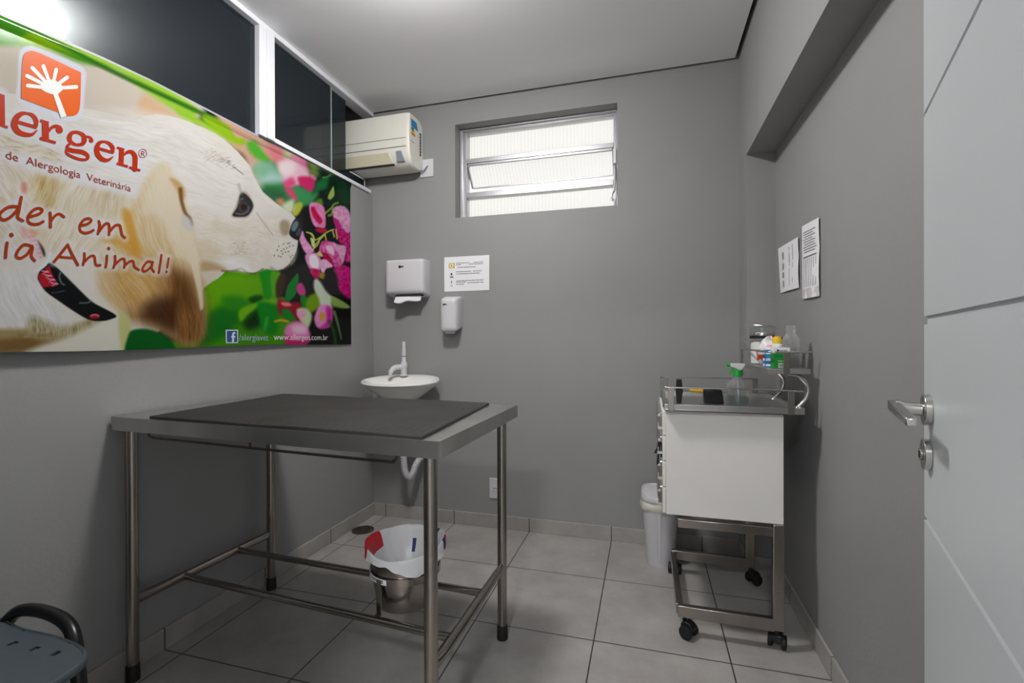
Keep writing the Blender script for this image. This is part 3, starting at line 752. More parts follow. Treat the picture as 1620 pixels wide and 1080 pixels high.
    poly('C', [(720,700),(760,680),(810,690),(800,720),(740,725)], (150,24,44), 1.4)
    line('C', [(735,700),(770,690),(800,700)], 1.6, (226,150,160), .7)
    poly('C', [(290,60),(340,130),(350,190),(330,180),(300,110)], (40,34,36), 2.5)
    poly('C', [(200,10),(270,20),(330,180),(290,240),(240,260),(220,150)], (226,186,192), 3, op=.75)
    for i in range(6): line('C', [(205+i*20,30+i*34),(262+i*14,22+i*36)], 1.4, (212,120,130), 1, .6, False)
    ell('B', (180,530), 26, 52, (214,130,112), blur=4, op=.75)
    ell('B', (172,910), 24, 56, (226,170,166), blur=4, op=.8)
    poly('B', [(200,880),(260,880),(290,930),(230,930)], (222,150,110), 4, op=.6)
    line('C', [(395,170),(378,225),(330,280),(262,322)], 5.2, (226,230,228), 1)
    # --- white glow under the writing
    def glow(k, pts, w, blur=6, op=.85): line(k, pts, w, (226,226,232), blur, op)
    poly('A', [(140,760),(140,560),(150,380),(180,310),(250,285),(330,310),(560,400),(715,490),(715,640),(700,850),(670,910),(560,925),(330,850)], (224,226,234), 2.5)
    for k, pts, w in GLOWS: glow(k, pts, w)
    # print to linear colour; scaled down, least in blue, to offset the warm lamp
    L = srgb(np.clip(C,0,255))*np.array([.61,.625,.66])
    n0, n1 = Y.shape
    X = bx(Y, Z)
    co = np.stack([X, Y, Z], -1).reshape(-1,3); org = np.array([0,-1.3,1.09])
    idx = np.arange(n0*n1).reshape(n0,n1)
    q = np.stack([idx[:-1,:-1], idx[:-1,1:], idx[1:,1:], idx[1:,:-1]], -1).reshape(-1,4)
    me = bpy.data.meshes.new('printed_vinyl')
    me.vertices.add(len(co)); me.vertices.foreach_set('co', (co-org).astype(np.float32).ravel())
    me.loops.add(q.size); me.loops.foreach_set('vertex_index', q.astype(np.int32).ravel())
    me.polygons.add(len(q)); me.polygons.foreach_set('loop_start', np.arange(0,q.size,4,dtype=np.int32))
    me.update(calc_edges=True)
    me.polygons.foreach_set('use_smooth', np.ones(len(q), bool))
    at = me.color_attributes.new('print', 'FLOAT_COLOR', 'POINT')
    rgba = np.ones((len(co),4), np.float32); rgba[:,:3] = L.reshape(-1,3)
    at.data.foreach_set('color', rgba.ravel())
    me.validate()
    mm = bpy.data.materials.new('glossy_printed_vinyl'); mm.use_nodes = True; nt = mm.node_tree
    a = nt.nodes.new('ShaderNodeAttribute'); a.attribute_name = 'print'
    bs = nt.nodes['Principled BSDF']; nt.links.new(a.outputs['Color'], bs.inputs['Base Color'])
    bs.inputs['Roughness'].default_value = .13; bs.inputs['Specular IOR Level'].default_value = .13
    me.materials.append(mm)
    root = thing('banner', tuple(org), 'long glossy vinyl banner of a cream puppy sniffing pink flowers on the left wall', 'banner')
    o = bpy.data.objects.new('printed_vinyl', me); COL.objects.link(o); o.parent = root
    WORLD['banner'] = org
    return root

# writing strokes (traced on the print grid); (crop, points, width in crop units)
SCRIPT = [
 ('B',[(118,690),(60,688),(5,712),(-40,760),(-15,800),(40,788),(100,735),(130,690)],28),('B',[(152,608),(130,720),(118,780),(160,808)],28),
 ('B',[(215,778),(300,752),(332,720),(305,702),(255,718),(210,770),(208,815),(245,838),(295,836),(338,815)],26),
 ('B',[(400,742),(402,800),(400,862)],28),('B',[(404,815),(440,768),(480,750),(520,775)],24),
 ('B',[(662,850),(720,836),(755,808),(735,788),(690,802),(657,850),(660,892),(695,912),(740,905),(772,888)],24),
 ('B',[(822,812),(828,850),(812,918)],25),('B',[(818,905),(868,842),(903,832),(912,868),(908,925)],24),('B',[(912,902),(958,852),(1000,846),(1012,890),(1022,930),(1043,950)],24),
 ('C',[(22,80),(12,140),(5,205)],28),('B',[(60,928),(62,932)],36),
 ('C',[(236,106),(170,95),(118,140),(98,192),(132,210),(190,178),(240,112),(228,190),(255,230)],26),
 ('C',[(425,240),(480,175),(546,95)],26),('C',[(546,95),(580,170),(630,265)],26),('C',[(462,196),(530,203),(592,206)],21),
 ('C',[(690,168),(690,210),(676,265)],23),('C',[(684,245),(735,197),(775,192),(782,240),(792,268),(826,268)],22),
 ('C',[(886,188),(882,240),(872,285)],22),('C',[(902,124),(904,127)],26),
 ('C',[(956,190),(956,240),(942,290)],22),('C',[(948,270),(1000,222),(1034,216),(1040,255),(1034,288)],21),('C',[(1038,272),(1080,237),(1113,236),(1122,280),(1160,306)],21),
 ('C',[(1275,240),(1235,238),(1198,282),(1192,314),(1222,316),(1262,282),(1282,238),(1270,290),(1290,324)],20),
 ('C',[(1356,180),(1346,250),(1331,332)],19),('C',[(1418,208),(1404,288)],17),('C',[(1397,322),(1398,325)],20)]
SERIF = [  # (crop, points, widths list)
 ('A',[(-8,705),(-8,960)],[62,62],0),('A',[(-66,945),(46,985)],[24,24],0),('A',[(-50,700),(0,712)],[26,26],0),
 ('A',[(138,938),(296,984)],[30,30],0),
 ('A',[(288,975),(292,925),(262,880),(215,864),(165,868),(120,905),(104,965),(135,1020),(195,1044),(255,1044),(298,1008)],[34,40,34,24,40,54,58,50,40,28,10],1),
 ('A',[(328,925),(400,946)],[26,26],0),('A',[(372,935),(372,1100)],[58,58],0),('B',[(322,103),(460,142)],[25,25],0),
 ('A',[(398,1020),(425,985),(465,972),(500,985)],[18,26,30,30],1),('A',[(490,1003),(494,1006)],[58,58],0),
 ('B',[(645,50),(695,75),(706,115),(690,150),(640,158),(590,135),(578,95),(600,58),(645,50)],[26,36,44,34,24,34,42,34,26],1),
 ('B',[(690,92),(720,88),(752,95),(768,110)],[16,18,22,24],1),('B',[(764,122),(766,124)],[36,36],0),
 ('B',[(588,146),(560,170),(570,200),(630,212),(690,222),(732,250),(728,280),(685,286),(630,272),(570,245),(548,222),(556,196),(590,190)],[18,26,34,38,38,32,24,24,24,24,20,18,14],1),
 ('B',[(828,190),(955,226)],[25,25],0),
 ('B',[(948,220),(946,180),(915,145),(872,132),(832,145),(812,190),(820,240),(855,280),(905,290),(948,262)],[28,34,28,20,34,42,44,40,28,10],1),
 ('B',[(984,182),(1046,200)],[20,20],0),('B',[(1024,192),(1018,332)],[42,42],0),('B',[(980,318),(1076,344)],[20,20],0),
 ('B',[(1040,250),(1070,222),(1105,218),(1128,240),(1138,275),(1134,368)],[14,26,32,38,42,42],1),('B',[(1086,350),(1182,378)],[20,20],0)]
GLOWS = [(k, p, w/5.4*2.1) for k, p, w in SCRIPT]+[(k, p, 16) for k, p, w, s in SERIF]+[('B',[(20,250),(300,330),(560,405),(800,470),(1110,545)],20),('B',[(1203,232),(1205,232)],20)]

def ribbon(b, px, widths, off, caps=True, smooth=True):
    """flat stroke on the banner: px points and widths in print-grid units"""
    P = np.array(px, float); Wd = np.array(widths, float)
    if smooth and len(P) > 2:
        q = np.array(crom(np.column_stack([P, Wd]), 6)); P, Wd = q[:,:2], q[:,2]
    n = len(P); T = np.gradient(P, axis=0) if n > 1 else np.array([[1,0]])
    T /= np.linalg.norm(T, axis=1)[:,None]+1e-9; N = np.column_stack([-T[:,1], T[:,0]])
    L, R = P+N*Wd[:,None]/2, P-N*Wd[:,None]/2
    loop = list(L)
    if caps:
        for k in range(1,8):
            a = PI*k/8; loop.append(P[-1]+(N[-1]*math.cos(a)+T[-1]*math.sin(a))*Wd[-1]/2)
    if not caps:
        add_quads(b, L, R, off); return
    add_quads(b, L, R, off)
    for e, s in ((0,-1),(-1,1)):
        pts = [P[e]+(N[e]*math.cos(PI*k/8)+s*T[e]*math.sin(PI*k/8))*Wd[e]/2 for k in range(9)]
        add_poly(b, pts, off)
def bpt(p, off):
    y, z = from_px(p[0], p[1]); return (float(bx(y,z))+off, y, z)
def add_quads(b, L, R, off):
    n = len(L); vs = [bpt(p, off) for p in L]+[bpt(p, off) for p in R]
    b.add(vs, [(i,i+1,n+i+1,n+i) for i in range(n-1)])
def add_poly(b, pts, off): b.add([bpt(p, off) for p in pts], [tuple(range(len(pts)))])

def text_verts(s, shear=0):
    cu = bpy.data.curves.new('t', 'FONT'); cu.body = s; cu.size = 1; cu.resolution_u = 3
    o = bpy.data.objects.new('t', cu); COL.objects.link(o)
    bpy.context.view_layer.update()
    dg = bpy.context.evaluated_depsgraph_get(); me = bpy.data.meshes.new_from_object(o.evaluated_get(dg))
    V = np.array([v.co[:2] for v in me.vertices]); Fc = [tuple(p.vertices) for p in me.polygons]
    bpy.data.objects.remove(o); bpy.data.curves.remove(cu); bpy.data.meshes.remove(me)
    V[:,0] -= V[:,0].min()
    return V, Fc
def banner_text(b, s, p0, p1, cap_px, off, capref=.69):
    """text whose baseline runs from px p0 to px p1 on the print grid"""
    V, Fc = text_verts(s); w = V[:,0].max()
    y0, z0 = from_px(*p0); y1, z1 = from_px(*p1); ya, za = from_px(p0[0], p0[1]-cap_px)
    sc = (za-z0)/capref
    vs = []
    for x, h in V:
        t = x/w; y = y0+(y1-y0)*t; z = z0+(z1-z0)*t+h*sc; vs.append((float(bx(y,z))+off, y, z))
    b.add(vs, Fc)

ban = make_banner()
b = MB(); add_poly(b, crom(cp('A',[(165,735),(170,560),(183,400),(205,350),(240,330),(290,334),(400,380),(540,446),(678,512)]),4)+crom(cp('A',[(680,515),(678,640),(672,780),(658,850),(622,880),(560,887)]),4)+cp('A',[(490,857),(330,797)]), .0012)
b.build('logo_badge', M['orange'], ban)
b = MB()
for ex, ey in ((222,626),(216,542),(262,474),(357,460),(467,490),(560,556),(638,637)):
    ribbon(b, cp('A',[(430,650),(ex,ey)]), [5,6], .0018, smooth=False)
add_poly(b, crom(cp('A',[(335,650),(350,600),(430,575),(500,610),(525,650),(470,700),(400,690)]),5,True), .0020)
ribbon(b, cp('A',[(450,670),(528,892)]), [7,9.5], .0022, caps=False, smooth=False)
b.build('logo_flower', M['whiteink'], ban)
b = MB()
for i, (k, p, w, s) in enumerate(SERIF): ribbon(b, cp(k, p), [x/5.4 for x in w], .0012+.00003*i, caps=bool(s) or len(p) == 2 and abs(p[0][0]-p[1][0]) < 10 and abs(p[0][1]-p[1][1]) < 10, smooth=bool(s))
tag(b.build('lettering', M['redtxt'], ban), 'brick red serif lettering')
for i0, i1 in ((0,5),(5,9),(9,12),(12,len(SCRIPT))):
    b = MB()
    for i, (k, p, w) in enumerate(SCRIPT[i0:i1]): ribbon(b, cp(k, p), [w/5.4]*len(p), .0012+.00003*i)
    tag(b.build('lettering', M['scripttxt'], ban), 'rust red handwritten word')
b = MB(); banner_text(b, 'de  Alergologia  Veterinária', (4.6,251.2), (203.7,303.7), 13, .0012)
tag(b.build('lettering', M['scripttxt'], ban), 'thin rust red line of lettering')
b = MB(); ribbon(b, cp('B',[(1203+34*math.cos(t),232+36*math.sin(t)) for t in np.linspace(0,2*PI,17)]), [.9]*17, .0012)
ribbon(b, cp('B',[(1192,250),(1192,214)]), [.9,.9], .0013); ribbon(b, cp('B',[(1192,214),(1214,219),(1212,232),(1193,232)]), [.9]*4, .0014); ribbon(b, cp('B',[(1200,232),(1216,256)]), [.9,.9], .0015)
b.build('registered_mark', M['scripttxt'], ban)
b = MB(); add_poly(b, [(351.5,521.5),(371,521.5),(371,542.6),(351.5,542.6)], .0012); b.build('badge_border', M['whiteink'], ban)
b = MB(); add_poly(b, [(353,523),(369.6,523),(369.6,541.2),(353,541.2)], .0016); b.build('blue_badge', M['fbblue'], ban)
b = MB(); ribbon(b, [(366.5,526.6),(363.6,527),(362.8,530),(362.6,541)], [2.6,2.8,3,3.2], .002, caps=False); ribbon(b, [(359.6,532.6),(366.4,532.6)], [2.2,2.2], .0022, caps=False)
b.build('badge_letter', M['whiteink'], ban)
b = MB(); banner_text(b, '/alergiavet', (372.5,538.2), (419.8,538.2), 10, .0012); tag(b.build('lettering', M['greyink'], ban), 'pale grey lettering beside the blue badge')
b = MB(); banner_text(b, 'www.allergen.com.br', (429,537.6), (516,537.6), 9.6, .0012); tag(b.build('lettering', M['whiteink'], ban), 'white web address lettering')

# ------------------------------------------------------------------ door_1
hinge = np.array([1.890,-2.559]); dd = np.array([.2840,.9588]); dn = np.array([-.9588,.2840])   # along door, out of its face
SF = .80
def dp(s, off, z): p = hinge+dd*(SF+s)+dn*off; return (p[0], p[1], z)       # s = 0 at the free edge
dr = thing('door_1', (hinge[0], hinge[1], .01), 'white grooved door standing open at the right', 'door'); dr['kind'] = 'structure'
b = MB(); zs = [.01]; gz = [.187,.194,.508,.515,.829,.836,1.139,1.152,1.467,1.474,1.790,1.797]
def slab(z0, z1, o): b.hexa([dp(-SF,-.036,z0),dp(0,-.036,z0),dp(0,o,z0),dp(-SF,o,z0)], [dp(-SF,-.036,z1),dp(0,-.036,z1),dp(0,o,z1),dp(-SF,o,z1)])
zz = .01
for k in range(0, len(gz), 2): slab(zz, gz[k], 0); slab(gz[k], gz[k+1], -.004); zz = gz[k+1]
slab(zz, 2.09, 0)
b.build('door_leaf', M['door'], dr)
def disc(b, s, z, r, o0, o1, seg=28, r2=None):
    c0, c1 = np.array(dp(s,o0,z)), np.array(dp(s,o1,z)); t = np.array([dd[0],dd[1],0]); up = np.array([0,0,1.])
    r2 = r if r2 is None else r2
    L0 = [c0+t*r*math.cos(2*PI*k/seg)+up*r*math.sin(2*PI*k/seg) for k in range(seg)]
    L1 = [c1+t*r2*math.cos(2*PI*k/seg)+up*r2*math.sin(2*PI*k/seg) for k in range(seg)]
    b.loft([L0,L1])
hn = MB(); disc(hn,-.048,1.009,.0235,0,.009)
hd = hn.build('handle_rose', M['chrome'], dr, bevel=.001)
b = MB(); b.tube([dp(-.048,.008,1.009), dp(-.048,.030,1.010), dp(-.048,.043,1.012)], [.010,.0095,.011], 16)
b.hexa([dp(-.036,.036,1.004),dp(-.036,.050,1.004),dp(-.155,.043,.9965),dp(-.155,.030,.9965)], [dp(-.036,.036,1.021),dp(-.036,.050,1.021),dp(-.155,.043,1.009),dp(-.155,.030,1.009)])
b.build('lever', M['chrome'], hd, bevel=.0025)
b = MB(); disc(b,-.044,.941,.0235,0,.009)
es = b.build('lock_rose', M['chrome'], dr, bevel=.001)
b = MB(); disc(b,-.044,.941,.009,.009,.0125); b.build('lock_cylinder', M['steel'], es, bevel=.0006)
b = MB(); b.hexa([dp(-.0455,.0123,.936),dp(-.0425,.0123,.936),dp(-.0425,.0135,.936),dp(-.0455,.0135,.936)], [dp(-.0455,.0123,.946),dp(-.0425,.0123,.946),dp(-.0425,.0135,.946),dp(-.0455,.0135,.946)])
b.build('keyhole', M['print_k'], es)

# ------------------------------------------------------------------ exam table
tb_ = thing('exam_table', (.62,-1.28,0), 'stainless steel exam table with a dark ribbed mat on top', 'table')
NL, NR, FR, FL = (.012,-1.565), (1.210,-1.640), (1.222,-.965), (.034,-.885)
def tq(u, v):                                 # u across, v from near to far edge
    a = np.array(NL)*(1-u)+np.array(NR)*u; c = np.array(FL)*(1-u)+np.array(FR)*u
    return a*(1-v)+c*v
def tqz(u, v, z): p = tq(u, v); return (p[0], p[1], z)
Z1, Z0 = .872, .828
b = MB(); e = .004
b.hexa([tqz(0,0,Z1-.004),tqz(1,0,Z1-.004),tqz(1,1,Z1-.004),tqz(0,1,Z1-.004)], [tqz(0,0,Z1),tqz(1,0,Z1),tqz(1,1,Z1),tqz(0,1,Z1)])
def apron(u0, v0, u1, v1, w=.006):
    p, q = tq(u0,v0), tq(u1,v1); d = (q-p)/np.linalg.norm(q-p); n = np.array([-d[1], d[0]])
    b.hexa([(p[0],p[1],Z0),(q[0],q[1],Z0),(q[0]+n[0]*w,q[1]+n[1]*w,Z0),(p[0]+n[0]*w,p[1]+n[1]*w,Z0)], [(p[0],p[1],Z1-.003),(q[0],q[1],Z1-.003),(q[0]+n[0]*w,q[1]+n[1]*w,Z1-.003),(p[0]+n[0]*w,p[1]+n[1]*w,Z1-.003)])
for a in ((0,0,1,0),(1,0,1,1),(1,1,0,1),(0,1,0,0)): apron(*a)
b.build('tabletop', M['steel_top'], tb_, bevel=.0025)
LEG = {'nl':(.058,-1.535), 'nr':(1.166,-1.600), 'fr':(1.169,-.998), 'fl':(.061,-.937)}
R_ = .0175
for k, (x, y) in LEG.items():
    lg = MB().tube([(x,y,.03),(x,y,Z1-.004)], R_, 24).build('leg', M['steel'], tb_, smooth=True)
    tag(MB().lathe([(.0205,0),(.0208,.01),(.0195,.052),(.0180,.054)], (x,y,0), 24).build('rubber_foot', M['rubber'], lg, smooth=True), 'black rubber foot')
def flat_end(b, p, q, r):                     # tube with its ends pinched flat against the legs
    p, q = V3(p), V3(q); L = (q-p).length; n = 18; vs = []; seg = 16
    d = (q-p).normalized(); s = d.cross(Vector((0,0,1))).normalized(); u = s.cross(d)
    for i in range(n+1):
        t = i/n; e = min(t, 1-t)*L; f = min(1, max(0, e/.05)); f = f*f*(3-2*f)
        rw, rh = r*(.35+.65*f), r*(1.32-.32*f)
        c = p.lerp(q, t); vs.append([c+s*math.cos(2*PI*k/seg)*rw+u*math.sin(2*PI*k/seg)*rh for k in range(seg)])
    b.loft(vs)
ZB1, ZB2 = .258, .272
for a, c, z0, z1 in (('nl','fl',.262,.250),('nr','fr',.284,.268)):
    b = MB(); flat_end(b, (*LEG[a],z0), (*LEG[c],z1), .0155); b.build('side_stretcher', M['steel'], tb_, smooth=True)
def on_side(a, c, y, z0, z1):
    p, q = np.array(LEG[a]), np.array(LEG[c]); t = (y-p[1])/(q[1]-p[1]); return (p[0]+(q[0]-p[0])*t, y, z0+(z1-z0)*t)
XB = []
for yl, yr in ((-1.355,-1.462),(-1.121,-1.203)):
    p, q = on_side('nl','fl',yl,.262,.250), on_side('nr','fr',yr,.284,.268); XB.append((p,q))
    b = MB(); flat_end(b, p, q, .0115); b.build('cross_bar', M['steel'], tb_, smooth=True)
# thin rail under the front apron
b = MB(); b.tube(crom([(.178,-1.568,.832),(.180,-1.570,.822),(.196,-1.571,.815),(.25,-1.574,.8135),(.62,-1.597,.811),(1.04,-1.622,.809),(1.075,-1.624,.812),(1.086,-1.625,.822),(1.087,-1.625,.834)], 6), .0038, 10)
b.tube([(.60,-1.595,.834),(.60,-1.596,.811)], .003, 8)
b.build('towel_rail', mat('shaded_rail_steel', (92,86,80), .3, metal=1), tb_, smooth=True)  # steel in shadow: the shade under the apron is put into its colour
# bucket ring with two posts
BX, BY = .932, -1.300
rg = MB(); 
def barpt(i, x): p, q = np.array(XB[i][0]), np.array(XB[i][1]); t = (x-p[0])/(q[0]-p[0]); return p+(q-p)*t
n = 40
o = [(BX+.113*math.cos(2*PI*k/n), BY+.113*math.sin(2*PI*k/n)) for k in range(n)]; i_ = [(BX+.1105*math.cos(2*PI*k/n), BY+.1105*math.sin(2*PI*k/n)) for k in range(n)]
rg.loft([[(x,y,.367) for x,y in o],[(x,y,.389) for x,y in o],[(x,y,.389) for x,y in i_],[(x,y,.367) for x,y in i_],[(x,y,.367) for x,y in o]], cap=False)
for i, x in ((0,.893),(1,.975)):
    q = barpt(i, x); dx, dy = q[0]-BX, q[1]-BY; L = math.hypot(dx,dy); px, py = BX+dx/L*.1145, BY+dy/L*.1145
    rg.bar((px,py,.384),(px,py,.275),.018,.004,up=(dx/L,dy/L,0)); rg.bar((px,py,.277),(q[0],q[1],.272),.018,.004)
rgo = rg.build('bucket_ring', M['steel'], tb_, smooth=True)
def ringlabel(a0, a1, z0, z1, r, mi=0, b=None, n=10):
    A = [(a0+(a1-a0)*k/n) for k in range(n+1)]
    vs = [(BX+r*math.cos(a),BY+r*math.sin(a),z) for z in (z0,z1) for a in A]
    b.add(vs, [(k,k+1,n+2+k,n+1+k) for k in range(n)], mi)
b = MB(); ringlabel(math.radians(196),math.radians(268),.370,.386,.1136,0,b,18)
ringlabel(math.radians(198),math.radians(208),.372,.384,.1140,1,b,4)
for a0, a1 in ((211,214),(214.6,217),(217.6,220),(220.6,222.4),(223,225)): ringlabel(math.radians(a0),math.radians(a1),.374,.383,.1140,2,b,3)
ringlabel(math.radians(228),math.radians(262),.379,.3825,.1140,2,b,8); ringlabel(math.radians(228),math.radians(262),.374,.377,.1140,2,b,8)
tag(b.build('maker_label', [M['paper'],M['yellow'],M['print_k']], rgo), 'white printed maker label')

# mat on the table
mt = [(.186,-1.571),(1.160,-1.634),(1.117,-.990),(.131,-.938)]
def mq(u, v, z):
    a = np.array(mt[0])*(1-u)+np.array(mt[1])*u; c = np.array(mt[3])*(1-u)+np.array(mt[2])*u; p = a*(1-v)+c*v; return (p[0],p[1],z)
b = MB(); nr = 72; prof_ = []
for k in range(nr): prof_ += [((k+.0)/nr, .8785), ((k+.12)/nr, .8815), ((k+.55)/nr, .8815), ((k+.68)/nr, .8785)]
prof_.append((1,.8785))
L0 = [mq(0,v,z) for v,z in prof_]+[mq(0,1,Z1),mq(0,0,Z1)]
Ls = []
for j in range(25):
    u = j/24; dz = .0012*math.sin(u*11)+.0008*math.sin(u*23+1)
    Ls.append([mq(u,v,z+(dz if z > .875 else 0)*(.5+.5*math.sin(v*7+u*3))) for v,z in prof_]+[mq(u,1,Z1+.0002),mq(u,0,Z1+.0002)])
b.loft(Ls)
r3 = random.Random(4)
mo = b.build('rubber_mat', M['mat_rubber'])
tag(mo, 'dark grey ribbed rubber mat lying on the steel table', 'mat')

# ------------------------------------------------------------------ bucket and liner
bk = thing('waste_bucket', (BX,BY,.272), 'small stainless steel bucket hanging in the ring under the exam table', 'bucket')
MB().lathe([(.0,0),(.088,0),(.092,.004),(.098,.05),(.1085,.105),(.1085,.118),(.111,.150),(.1145,.156),(.1145,.160),(.109,.160),(.105,.10),(.092,.012),(0,.010)], (BX,BY,.272), 48).build('bucket_body', M['steel'], bk, smooth=True)
# liner: inner film rising at the back, cuff folded over the rim
rb = np.random.RandomState(12); n = 96
ph = rb.rand(8)*6.28
def wob(a, s): return sum(math.sin(a*f+ph[i])*am for i,(f,am) in enumerate(((3,.5),(5,.4),(8,.35),(13,.25),(19,.2))))*s
loops = []
for j, (r, z, w) in enumerate(((.060,.08,.010),(.085,.115,.008),(.100,.145,.006),(.110,.168,.005),(.118,.176,.005),(.1195,.169,.004),(.1205,.160,.004),(.122,.152,.006))):
    lp = []
    for k in range(n):
        a = 2*PI*k/n; back = max(0, math.sin(a)); side = abs(math.cos(a))          # +y is away from the camera
        rr = r+wob(a+j*.25, w*.5); zz = z
        if 2 <= j <= 5: zz += (.022*back+.010*side)*(1 if j > 2 else .5)+wob(a*1.0+j, .002); rr += .006*back
        if 3 <= j <= 5: zz += .014*max(0, math.cos(a-3.25))**6+.014*max(0,math.cos(a-.35))**6
        if j >= 6: zz += wob(a, .006)+.022*back-.030*max(0, math.cos(a+.72))**10+.008*max(0, math.cos(a-3.25))**6
        if j >= 4: rr += .012*max(0, math.cos(a-3.35))**8+.010*max(0, math.cos(a-.3))**8
        lp.append((BX+rr*math.cos(a), BY+rr*math.sin(a), .272+zz))
    loops.append(lp)
b = MB(); b.loft(loops, cap=False)
mi = []
for f in b.f:
    c = np.mean([b.v[i] for i in f], 0); a = math.degrees(math.atan2(c[1]-BY, c[0]-BX))%360; r = math.hypot(c[0]-BX,c[1]-BY); j = f[0]//n
    m_ = 0
    if 166 < a < 222 and j >= 2: m_ = 1
    if j in (2,3) and (50 < a < 62 or 66 < a < 71): m_ = 2
    if j in (4,5) and (8 < a < 14 or 18 < a < 22): m_ = 2
    if j in (4,5,) and (14 <= a <= 18): m_ = 1
    if j == 1 and 96 < a < 104: m_ = 2
    mi.append(m_)
b.mi = mi
lo_ = b.build('bin_liner', [M['bag'],M['red'],M['navy']], smooth=True, angle=80)
sm = lo_.modifiers.new('sub','SUBSURF'); sm.levels = 1; sm.render_levels = 1
tag(lo_, 'crumpled white plastic bag with red and blue print lining the steel bucket', 'bag')

# ------------------------------------------------------------------ chair in the near left corner
ch = thing('stacking_chair', (.34,-2.17,0), 'grey plastic stacking chair with black frame against the left wall', 'chair')
ol = crom([(.105,-1.950),(.30,-1.944),(.42,-1.944),(.520,-1.962),(.566,-1.992),(.585,-2.05),(.588,-2.17),(.585,-2.30),(.566,-2.355),(.50,-2.385),(.30,-2.395),(.105,-2.39),(.098,-2.17)], 5, True)
holes = [(.205+.068*k, -1.985) for k in range(5)]
def seatz(x, y): return .452+.008*((x-.35)/.25)**2-.004
b = MB(); sb = bmesh.new()
gx, gy = np.linspace(.095,.59,67), np.linspace(-2.40,-1.94,63)
from mathutils.geometry import intersect_point_tri_2d
olA = np.array([p[:2] for p in ol])
def inside(x, y):
    c = False
    for i in range(len(olA)):
        a, d = olA[i-1], olA[i]
        if (a[1] > y) != (d[1] > y) and x < (d[0]-a[0])*(y-a[1])/(d[1]-a[1])+a[0]: c = not c
    return c
# top and bottom skins as outline bridged to an inner grid with square vents left open
inner = [(.345+(p[0]-.345)*.965, -2.17+(p[1]+2.17)*.965) for p in ol]
def vent(x, y): return any(abs(x-hx) < .0075 and abs(y-hy) < .0065 for hx in [.205+.068*k for k in range(5)] for hy in (-1.990,-2.345))
tri = bmesh.new()
rings = []
for s, dz in ((1.0,-.014),(1.004,-.006),(.998,.0),(.985,.003),(.972,.001)):
    rings.append([(.345+(p[0]-.345)*s, -2.17+(p[1]+2.17)*s, seatz(*p[:2])+dz) for p in ol])
b.loft(rings, cap=False)
b.build('seat_rim', M['plastic_g'], ch, smooth=True, angle=70)
b = MB(); idx = {}; st = .005
xs_, ys_ = np.arange(.098,.582,st), np.arange(-2.392,-1.946,st)
for i, x in enumerate(xs_):
    for j, y in enumerate(ys_):
        cx, cy = x+st/2, y+st/2
        if not inside(.345+(cx-.345)/.975, -2.17+(cy+2.17)/.975) or vent(cx, cy): continue
        q = []
        for (a, c) in ((i,j),(i+1,j),(i+1,j+1),(i,j+1)):
            if (a,c) not in idx: idx[(a,c)] = len(b.v); b.v.append((.098+a*st, -2.392+c*st, seatz(.098+a*st,-2.392+c*st)+.0005))
            q.append(idx[(a,c)])
        b.f.append(tuple(q)); b.mi.append(0)
so = b.build('seat', M['plastic_g'], ch)
sd = so.modifiers.new('thick','SOLIDIFY'); sd.thickness = .006; sd.offset = -1
for y, sg in ((-1.925,1),(-2.415,-1)):
    b = MB()
    b.tube(crom([(.212,y-.02*sg,.430),(.216,y-.004*sg,.452),(.246,y,.472),(.30,y+.004*sg,.478),(.36,y+.004*sg,.474),(.408,y,.462),(.440,y-.008*sg,.438),(.462,y-.016*sg,.395),(.476,y-.02*sg,.32),(.486,y-.02*sg,.18),(.492,y-.02*sg,.0)], 7), .0145, 14)
    b.build('leg', M['plastic_k'], ch, smooth=True)
    MB().tube(crom([(.215,y-.03*sg,.425),(.16,y-.03*sg,.36),(.13,y-.03*sg,.2),(.115,y-.03*sg,0)],6), .0135, 12).build('leg', M['plastic_k'], ch, smooth=True)
for x in (.44,.19): MB().bar((x,-1.94,.430),(x,-2.40,.430),.02,.012).build('seat_rail', M['plastic_k'], ch)
b = MB(); nn = 16
Lp = []
for k in range(nn+1):
    t = k/nn; y = -1.955-.43*t; dx = .03*(1-(2*t-1)**2); Lp.append([(.085-dx,y,.60),(.07-dx,y,.61),(.055-dx,y,.84),(.062-dx,y,.86),(.075-dx,y,.85),(.09-dx,y,.62)])
b.loft(Lp); b.build('backrest', M['plastic_g'], ch, smooth=True)
b = MB(); b.tube([(.11,-2.0,.43),(.085,-2.0,.52),(.07,-2.0,.66)], .012, 10).build('back_post', M['plastic_k'], ch, smooth=True)
b = MB(); b.tube([(.11,-2.34,.43),(.085,-2.34,.52),(.07,-2.34,.66)], .012, 10).build('back_post', M['plastic_k'], ch, smooth=True)

